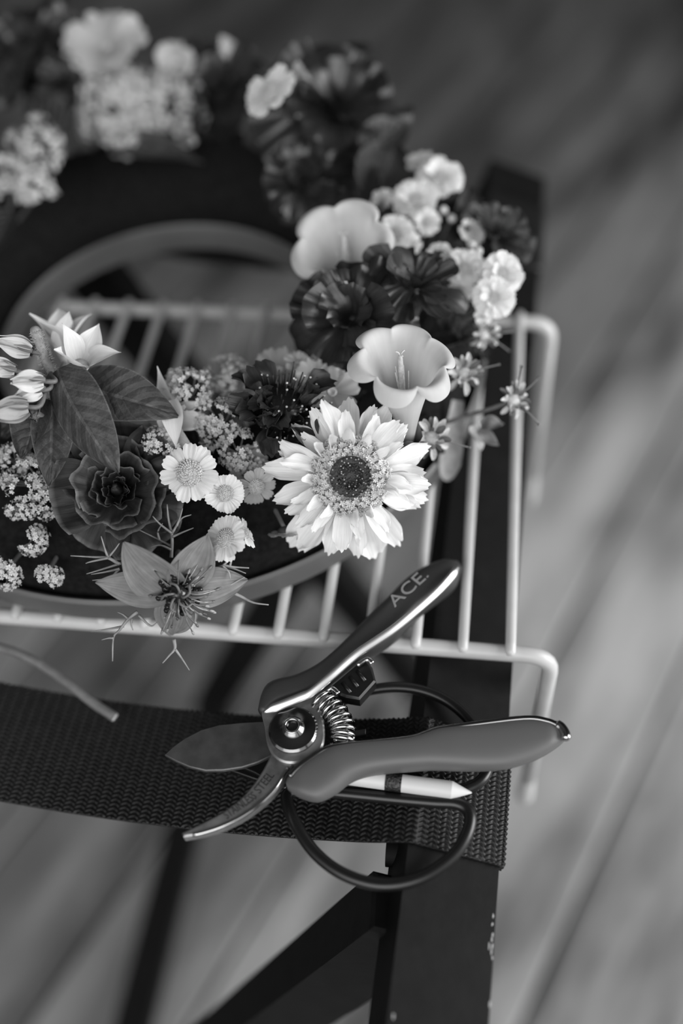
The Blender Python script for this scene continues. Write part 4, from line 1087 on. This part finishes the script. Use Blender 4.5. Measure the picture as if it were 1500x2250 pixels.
loose_leaf('dark leaf curling behind the wire corner', atd(1000, 700, 412), atd(1080, 780, 405), 13, face(.3, .1, .93), M_LEAFD, seed=16)
loose_leaf('grey leaf lying flat on the far foam', atd(240, 330, 490), atd(440, 320, 490), 20, face(.0, .5, .85), M_LEAF, seed=17)
# filler leaves hiding the foam
rr = random.Random(101); n_fill = 0
FILL_LABELS = ['dark leaf at the left edge under the buds', 'dark leaf behind the two hanging sprig leaves', 'dark leaf below the left lace umbel', 'dark leaf showing above the rose', 'dark leaf behind the largest small daisy', 'dark leaf under the lower rim of the rose', 'dark leaf left of the tilted daisy', 'dark leaf between pincushion and chrysanthemum', 'dark leaf above the upper chrysanthemum petals', 'dark leaf left of the chrysanthemum rim', 'dark leaf in the shade under the chrysanthemum', 'dark leaf right of the chrysanthemum under the trumpet', 'dark leaf right of the cream trumpet', 'dark leaf under the blurred cream trumpet', 'dark leaf left of the touching button daisies', 'dark leaf between the two dark blossoms on the right', 'blurred dark leaf left of the large far blossom', 'blurred dark leaf right of the far lace', 'blurred dark leaf above the left lace pair', 'blurred dark leaf in the upper left corner', 'blurred dark leaf at the top rim of the far left', 'blurred dark leaf at the left edge below the lace pair', 'blurred dark leaf between pale blossom and far daisy', 'blurred dark leaf below the far white daisy']
for (x, y, d, r1, ln, wd_) in [(40, 900, 392, -30, 130, 17), (150, 985, 392, 60, 110, 16), (95, 1130, 392, 200, 130, 16), (300, 1010, 392, 20, 110, 17), (430, 990, 394, 100, 90, 15), (330, 1180, 388, 250, 110, 15),
                               (440, 1120, 386, -60, 100, 14), (640, 960, 396, 100, 110, 16), (700, 930, 400, 40, 120, 16), (560, 1110, 392, -20, 110, 16), (650, 1090, 394, 220, 100, 15), (880, 930, 402, -30, 110, 16),
                               (930, 740, 412, 10, 120, 17), (830, 560, 428, 80, 120, 17), (960, 650, 414, 300, 110, 15), (880, 620, 420, 150, 110, 16), (560, 330, 492, 60, 120, 20), (420, 300, 505, 100, 130, 20),
                               (140, 300, 485, 130, 130, 20), (30, 220, 505, 80, 140, 22), (120, 60, 530, 90, 120, 22), (30, 470, 455, 230, 110, 16), (440, 175, 530, 70, 100, 18), (620, 300, 480, 120, 120, 20)]:
    a = math.radians(r1); p0 = atd(x, y, d); p1 = atd(x + ln * math.cos(a), y - ln * math.sin(a), d - 6)
    loose_leaf(FILL_LABELS[n_fill], p0, p1, wd_, face(rr.uniform(-.4, .4), rr.uniform(.0, .5), .8), M_LEAFD, seed=200 + n_fill, group='dark filler leaves in the wreath'); n_fill += 1
loose_leaf('dark green leaf edge under the nigella and rose', atd(300, 1150, 378), atd(430, 1100, 374), 14, face(.2, -.2, .95), M_LEAFD, seed=18)

# ================================================================== cut stem lying over the strap
cs = [atz(x, y, z) for x, y, z in ((-40, 1412, -4), (30, 1432, -6), (90, 1460, -9), (150, 1502, -12), (205, 1545, -15), (252, 1576, -18))]
cst = thing('cut_stem', 'pale cut flower stem lying loose at the left above the strap', 'stem', Matrix.Translation(cs[-1] * MM))
q = [p - cs[-1] for p in cs]
part('stalk', mk('stalk', tube(spline(q, 6), 1.9, 10)), M_STEM, cst)
part('cut_face', mk('cut_face', tube([q[-1], q[-1] + (q[-1] - q[-2]).normalized() * .5], [1.9, 1.5], 10)), M_FLORET, cst)
#%%TOOLS
# ================================================================== scissors with black loop handles
SZ = -4.0
sci = thing('scissors', 'scissors with big black loop handles lying under the pruning shears', 'scissors', Matrix.Translation(atz(620, 1715, -12) * MM))
O = atz(620, 1715, -12)
def SP(x, y, z): return atz(x, y, z) - O
low = [(636, 1742, -6), (632, 1768, -5), (650, 1812, -4), (692, 1874, -4), (757, 1922, -4), (840, 1944, -4), (925, 1928, -4), (995, 1880, -4), (1028, 1825, -3), (1030, 1785, -3), (1004, 1766, -3), (950, 1762, -3), (860, 1754, -4), (760, 1744, -5), (690, 1738, -6)]
part('loop_handle', mk('loop_handle', tube(spline([SP(*p) for p in low], 8, closed=True), 2.15, 14, closed=True)), M_BLACK, sci)
up = [(640, 1690, -5), (690, 1600, -4), (760, 1535, -4), (840, 1512, -4), (920, 1516, -5), (990, 1546, -6), (1045, 1602, -6), (1070, 1672, -5), (1062, 1708, -4), (1032, 1730, -4), (990, 1735, -4), (900, 1728, -4), (780, 1720, -4), (700, 1712, -5)]
part('loop_handle', mk('loop_handle', tube(spline([SP(*p) for p in up], 8, closed=True), 2.0, 14, closed=True)), M_BLACK, sci)
bl = [SP(x, y, -13) for x, y in ((640, 1690), (640, 1745), (560, 1700), (470, 1662), (420, 1640), (470, 1640), (560, 1662))]
part('blade', mk('blade', prism(bl, (0, 0, 1), -1, 1, .3), 30), M_BLACK, sci)
bl = [SP(x, y, -14) for x, y in ((640, 1680), (650, 1735), (560, 1712), (470, 1680), (415, 1662), (470, 1652), (560, 1660))]
part('blade', mk('blade', prism(bl, (0, 0, 1), -2, .2, .3), 30), M_BLACK, sci)
pv = SP(628, 1716, -11)
part('rivet', mk('rivet', revolve([(3, -1), (3, .6), (2, 1.2), (1e-5, 1.3)], 18), 40), M_DCHROME, sci, Matrix.Translation(pv * MM))

# ================================================================== white pencil
p0, p1 = atz(690, 1695, -.5), atz(1036, 1742, -1.0)
pen = thing('pencil', 'white pencil with a glittery dark band, its point beside the scissor loop', 'pencil', aim(p0, p1, (0, 0, 1)))
LN = (p1 - p0).length; r = 3.05
def hexprism(y0, y1, r0, r1, n=24):
    v = []; f = []
    for y, q in ((y0, r0), (y1, r1)):
        for j in range(n): a = 2 * math.pi * j / n; v.append((q * math.cos(a), y, q * math.sin(a)))
    for j in range(n): k = (j + 1) % n; f.append((j, k, n + k, n + j))
    f.append(tuple(range(n))); f.append(tuple(reversed(range(n, 2 * n))))
    return v, f
tb = LN - 6.8
part('shaft', mk('shaft', hexprism(0, tb, r, r), 40), M_PENCIL, pen)
part('point', mk('point', hexprism(tb, LN, r, .25), 40), M_PENCIL, pen)
f_ = lambda px: (atz(px, 1715, -2.5) - p0).dot((p1 - p0).normalized())
part('band', mk('band', hexprism(f_(848), f_(884), r + .12, r + .12), 40), M_GLITTER, pen)

# ================================================================== pruning shears
PZ = 6.0
UPN = Vector((0, 0, 1))
pr = thing('pruning_shears', 'open pruning shears with grey grips resting on strap and wire rack', 'pruning shears', Matrix.Translation(atz(642, 1607, PZ) * MM))
O2 = atz(642, 1607, PZ)
def P2(x, y, z=PZ): return atz(x, y, z) - O2
def resample(pts, n):
    d = [0]
    for i in range(1, len(pts)): d.append(d[-1] + (pts[i] - pts[i - 1]).length)
    ts = np.linspace(0, d[-1], n)
    return [Vector([float(np.interp(t, d, [p[k] for p in pts])) for k in range(3)]) for t in ts]
# blades
byp = [P2(x, y, PZ) for x, y in ((360, 1655), (378, 1637), (405, 1618), (440, 1600), (480, 1589), (530, 1584), (600, 1580), (640, 1590), (640, 1640), (600, 1655), (565, 1672), (530, 1683), (490, 1689), (450, 1690), (415, 1682), (385, 1669))]
part('cutting_blade', mk('cutting_blade', prism(byp, UPN, -3.2, -1.2, .35), 30), M_BLADE, pr, label='dark leaf shaped cutting blade')
hook_o = [P2(x, y) for x, y in ((655, 1670), (632, 1700), (608, 1738), (575, 1770), (535, 1798), (490, 1820), (445, 1834), (404, 1841))]
hook_i = [P2(x, y) for x, y in ((598, 1650), (588, 1676), (572, 1704), (552, 1732), (526, 1760), (492, 1785), (450, 1808), (401, 1832))]
hook = spline(hook_o, 4) + list(reversed(spline(hook_i, 4)))
hk = part('hook_blade', mk('hook_blade', prism(hook, UPN, -3.6, 1.0, .5), 30), M_STEEL, pr, label='curved worn steel hook blade with engraved letters')
edge = [p.lerp(q, .10) + Vector((0, 0, .8)) for p, q in zip(spline(hook_o, 4), spline(hook_i, 4))][3:-2]
part('bevel', mk('bevel', tube(edge, .75, 8)), M_CHROME, hk)
def text_mesh(txt, size, mat, parent, a, b, z, depth=.12, name='lettering'):
    """letters running from point a to point b (mm, in the thing's frame)"""
    c = bpy.data.curves.new(name, 'FONT'); c.body = txt; c.size = 1; c.extrude = .02; c.align_x = 'LEFT'
    o = bpy.data.objects.new(name, c); COL.objects.link(o)
    bpy.context.view_layer.update()
    me = bpy.data.meshes.new_from_object(o.evaluated_get(bpy.context.evaluated_depsgraph_get()))
    bpy.data.objects.remove(o); bpy.data.curves.remove(c)
    co = np.array([v.co[:] for v in me.vertices]); w_ = co[:, 0].max() - co[:, 0].min(); x0 = co[:, 0].min()
    d = (b - a); L = d.length; d.normalize(); up_ = Vector((0, 0, 1)).cross(d)
    sx = L / w_
    for v in me.vertices:
        p = a + d * ((v.co.x - x0) * sx) + up_ * (v.co.y * size) + Vector((0, 0, z + v.co.z * depth / .02))
        v.co = p * MM
    me.materials.clear(); me.materials.append(mat)
    return part(name, me, mat, parent)
text_mesh('STAINLESS', 4.3, M_ENGRAVE, hk, P2(500, 1803), P2(566, 1756), 1.0)
text_mesh('STEEL', 4.3, M_ENGRAVE, hk, P2(572, 1747), P2(604, 1707), 1.0)
# head plate
hp = [P2(x, y) for x, y in ((577, 1568), (600, 1552), (640, 1540), (680, 1528), (700, 1545), (708, 1575), (714, 1605), (712, 1640), (695, 1665), (665, 1680), (630, 1682), (604, 1668), (588, 1640), (583, 1605))]
part('head_plate', mk('head_plate', prism(spline(hp, 4, closed=True), UPN, -.8, 2.4, .6), 30), M_STEEL, pr)
# pivot bolt
pb = part('pivot_bolt', mk('pivot_bolt', revolve([(8.6, 2), (8.6, 3.4), (7.9, 4.2), (6.4, 4.3), (4.2, 5.0), (3.4, 6.2), (2.9, 6.5), (2.0, 6.3), (1.7, 5.2), (1e-5, 5.0)], 40), 35), M_DCHROME, pr, Matrix.Translation(P2(646, 1612) * MM))
part('rivet_ring', mk('rivet_ring', tube([Vector((2.6 * math.cos(t), 2.6 * math.sin(t), 6.4)) for t in np.linspace(0, 6.283, 28)[:-1]], .45, 8, closed=True)), M_CHROME, pb)
# upper handle
ue = [P2(x, y) for x, y in ((567, 1562), (574, 1530), (588, 1506), (612, 1496), (650, 1488), (694, 1468), (728, 1442), (764, 1408), (805, 1364), (848, 1324), (886, 1284), (924, 1257), (965, 1240), (1000, 1236))]
le = [P2(x, y) for x, y in ((580, 1572), (596, 1562), (622, 1550), (650, 1542), (684, 1530), (724, 1502), (756, 1476), (792, 1448), (838, 1426), (878, 1396), (922, 1350), (964, 1318), (1000, 1288), (1014, 1250))]
A = resample(spline(ue, 5), 60); B = resample(spline(le, 5), 60)
th_ = [float(np.interp(i / 59, [0, .08, .3, .7, .95, 1], [2.5, 4.5, 5.5, 7, 6, 2.5])) for i in range(60)]
uh = part('handle', mk('handle', sweep2(A, B, UPN, th_, 24, 2.6)), M_GRIPD, pr, label='dark grip handle with bright metal edge')
st_px = ((579, 1566), (616, 1550), (660, 1532), (685, 1521), (726, 1487), (782, 1438), (826, 1408), (864, 1382), (908, 1346), (958, 1302), (990, 1268), (1008, 1244))
zs = [4, 5, 5.2, 5.4, 6.4, 7, 7.4, 7.6, 7.8, 7.6, 7.2, 6.0]
stp = spline([P2(x, y, PZ + z * 1.0 + .9) for (x, y), z in zip(st_px, zs)], 6)
part('metal_edge', mk('metal_edge', ribbon(stp, (.646, -.238, .725), 1.6, .6)), M_EDGE, uh)
ta, tb_ = P2(868, 1358, PZ + 6.4), P2(936, 1296, PZ + 6.6)
text_mesh('ACE', 6.6, M_PRINT, uh, ta, tb_, ta.z + .9)
text_mesh('.', 4.5, M_PRINT, uh, P2(938, 1293, PZ + 6.4), P2(942, 1289, PZ + 6.4), ta.z + .9)
# lower handle
lo_u = [P2(x, y) for x, y in ((628, 1722), (636, 1704), (652, 1687), (680, 1666), (712, 1646), (745, 1638), (807, 1632), (860, 1628), (900, 1623), (935, 1612), (966, 1602), (1033, 1594), (1095, 1586), (1150, 1580), (1200, 1584), (1232, 1598), (1243, 1615))]
lo_l = [P2(x, y) for x, y in ((632, 1734), (655, 1750), (690, 1761), (712, 1757), (740, 1741), (770, 1717), (807, 1703), (860, 1695), (900, 1692), (940, 1689), (980, 1690), (1040, 1692), (1095, 1690), (1130, 1684), (1180, 1667), (1225, 1640), (1243, 1624))]
A = resample(spline(lo_u, 5), 64); B = resample(spline(lo_l, 5), 64)
th_ = [float(np.interp(i / 63, [0, .06, .2, .6, .93, 1], [1.8, 4.0, 5.4, 5.6, 4.2, 1.4])) for i in range(64)]
lh = part('handle', mk('handle', sweep2(A, B, UPN, th_, 32, 2.7)), M_GRIP, pr, label='soft grey rubber grip handle')
ed = spline([P2(x, y, PZ + 3.4) for x, y in ((636, 1706), (652, 1688), (680, 1667), (712, 1647), (745, 1638), (807, 1632), (900, 1622), (935, 1611), (966, 1601), (1033, 1592), (1150, 1578), (1200, 1583), (1230, 1595))], 6)
part('metal_edge', mk('metal_edge', tube(ed, 1.0, 8)), M_DCHROME, lh)
tp = spline([P2(x, y, PZ + 3.0) for x, y in ((1218, 1588), (1233, 1598), (1242, 1613), (1242, 1627))], 5)
part('end_cap', mk('end_cap', tube(tp, [.8, 1.3] + [1.7] * (len(tp) - 4) + [1.4, .8], 10)), M_CHROME, lh)
# coil spring
sx0, sx1, sx2 = P2(704, 1538, PZ + 1), P2(736, 1566, PZ + 1), P2(752, 1636, PZ)
axis = spline([sx0, sx1, (sx1 + sx2) / 2 + Vector((1.4, 0, 0)), sx2], 60); m = len(axis)
pts = []; turns = 9
for i in range(m):
    t = (axis[min(m - 1, i + 1)] - axis[max(0, i - 1)]).normalized(); s = t.cross(UPN).normalized(); n_ = s.cross(t)
    a = 2 * math.pi * turns * i / (m - 1); R_ = 4.0
    pts.append(axis[i] + s * R_ * math.cos(a) + n_ * R_ * math.sin(a))
part('spring', mk('spring', tube(pts, .78, 8)), M_CHROME, pr)
# catch block under the upper handle
ct = [P2(x, y) for x, y in ((728, 1510), (800, 1450), (818, 1470), (826, 1500), (790, 1540), (760, 1535), (742, 1528))]
cb = part('catch', mk('catch', prism(ct, UPN, -5, 1.5, .8), 30), M_BLACK, pr)
for k in range(3):
    c0 = P2(752 + k * 16, 1500 - k * 13, PZ + 1.6); c1 = P2(770 + k * 16, 1522 - k * 13, PZ + 1.6)
    part('catch_rib', mk('catch_rib', tube([c0, c1], .7, 8)), M_BLACK, cb)
part('catch_edge', mk('catch_edge', tube(spline([P2(784, 1462, PZ + 3), P2(806, 1448, PZ + 3.4), P2(818, 1458, PZ + 3)], 5), 1.1, 8)), M_CHROME, cb)
part('spring_seat', mk('spring_seat', tube(spline([P2(716, 1520, PZ + 3), P2(730, 1512, PZ + 4), P2(744, 1524, PZ + 4)], 5), .9, 8)), M_CHROME, pr)
part('spring_stop', mk('spring_stop', prism([P2(x, y) for x, y in ((770, 1612), (804, 1606), (804, 1618), (780, 1622), (776, 1636), (768, 1636))], UPN, -1, 2, .3), 30), M_DCHROME, pr)
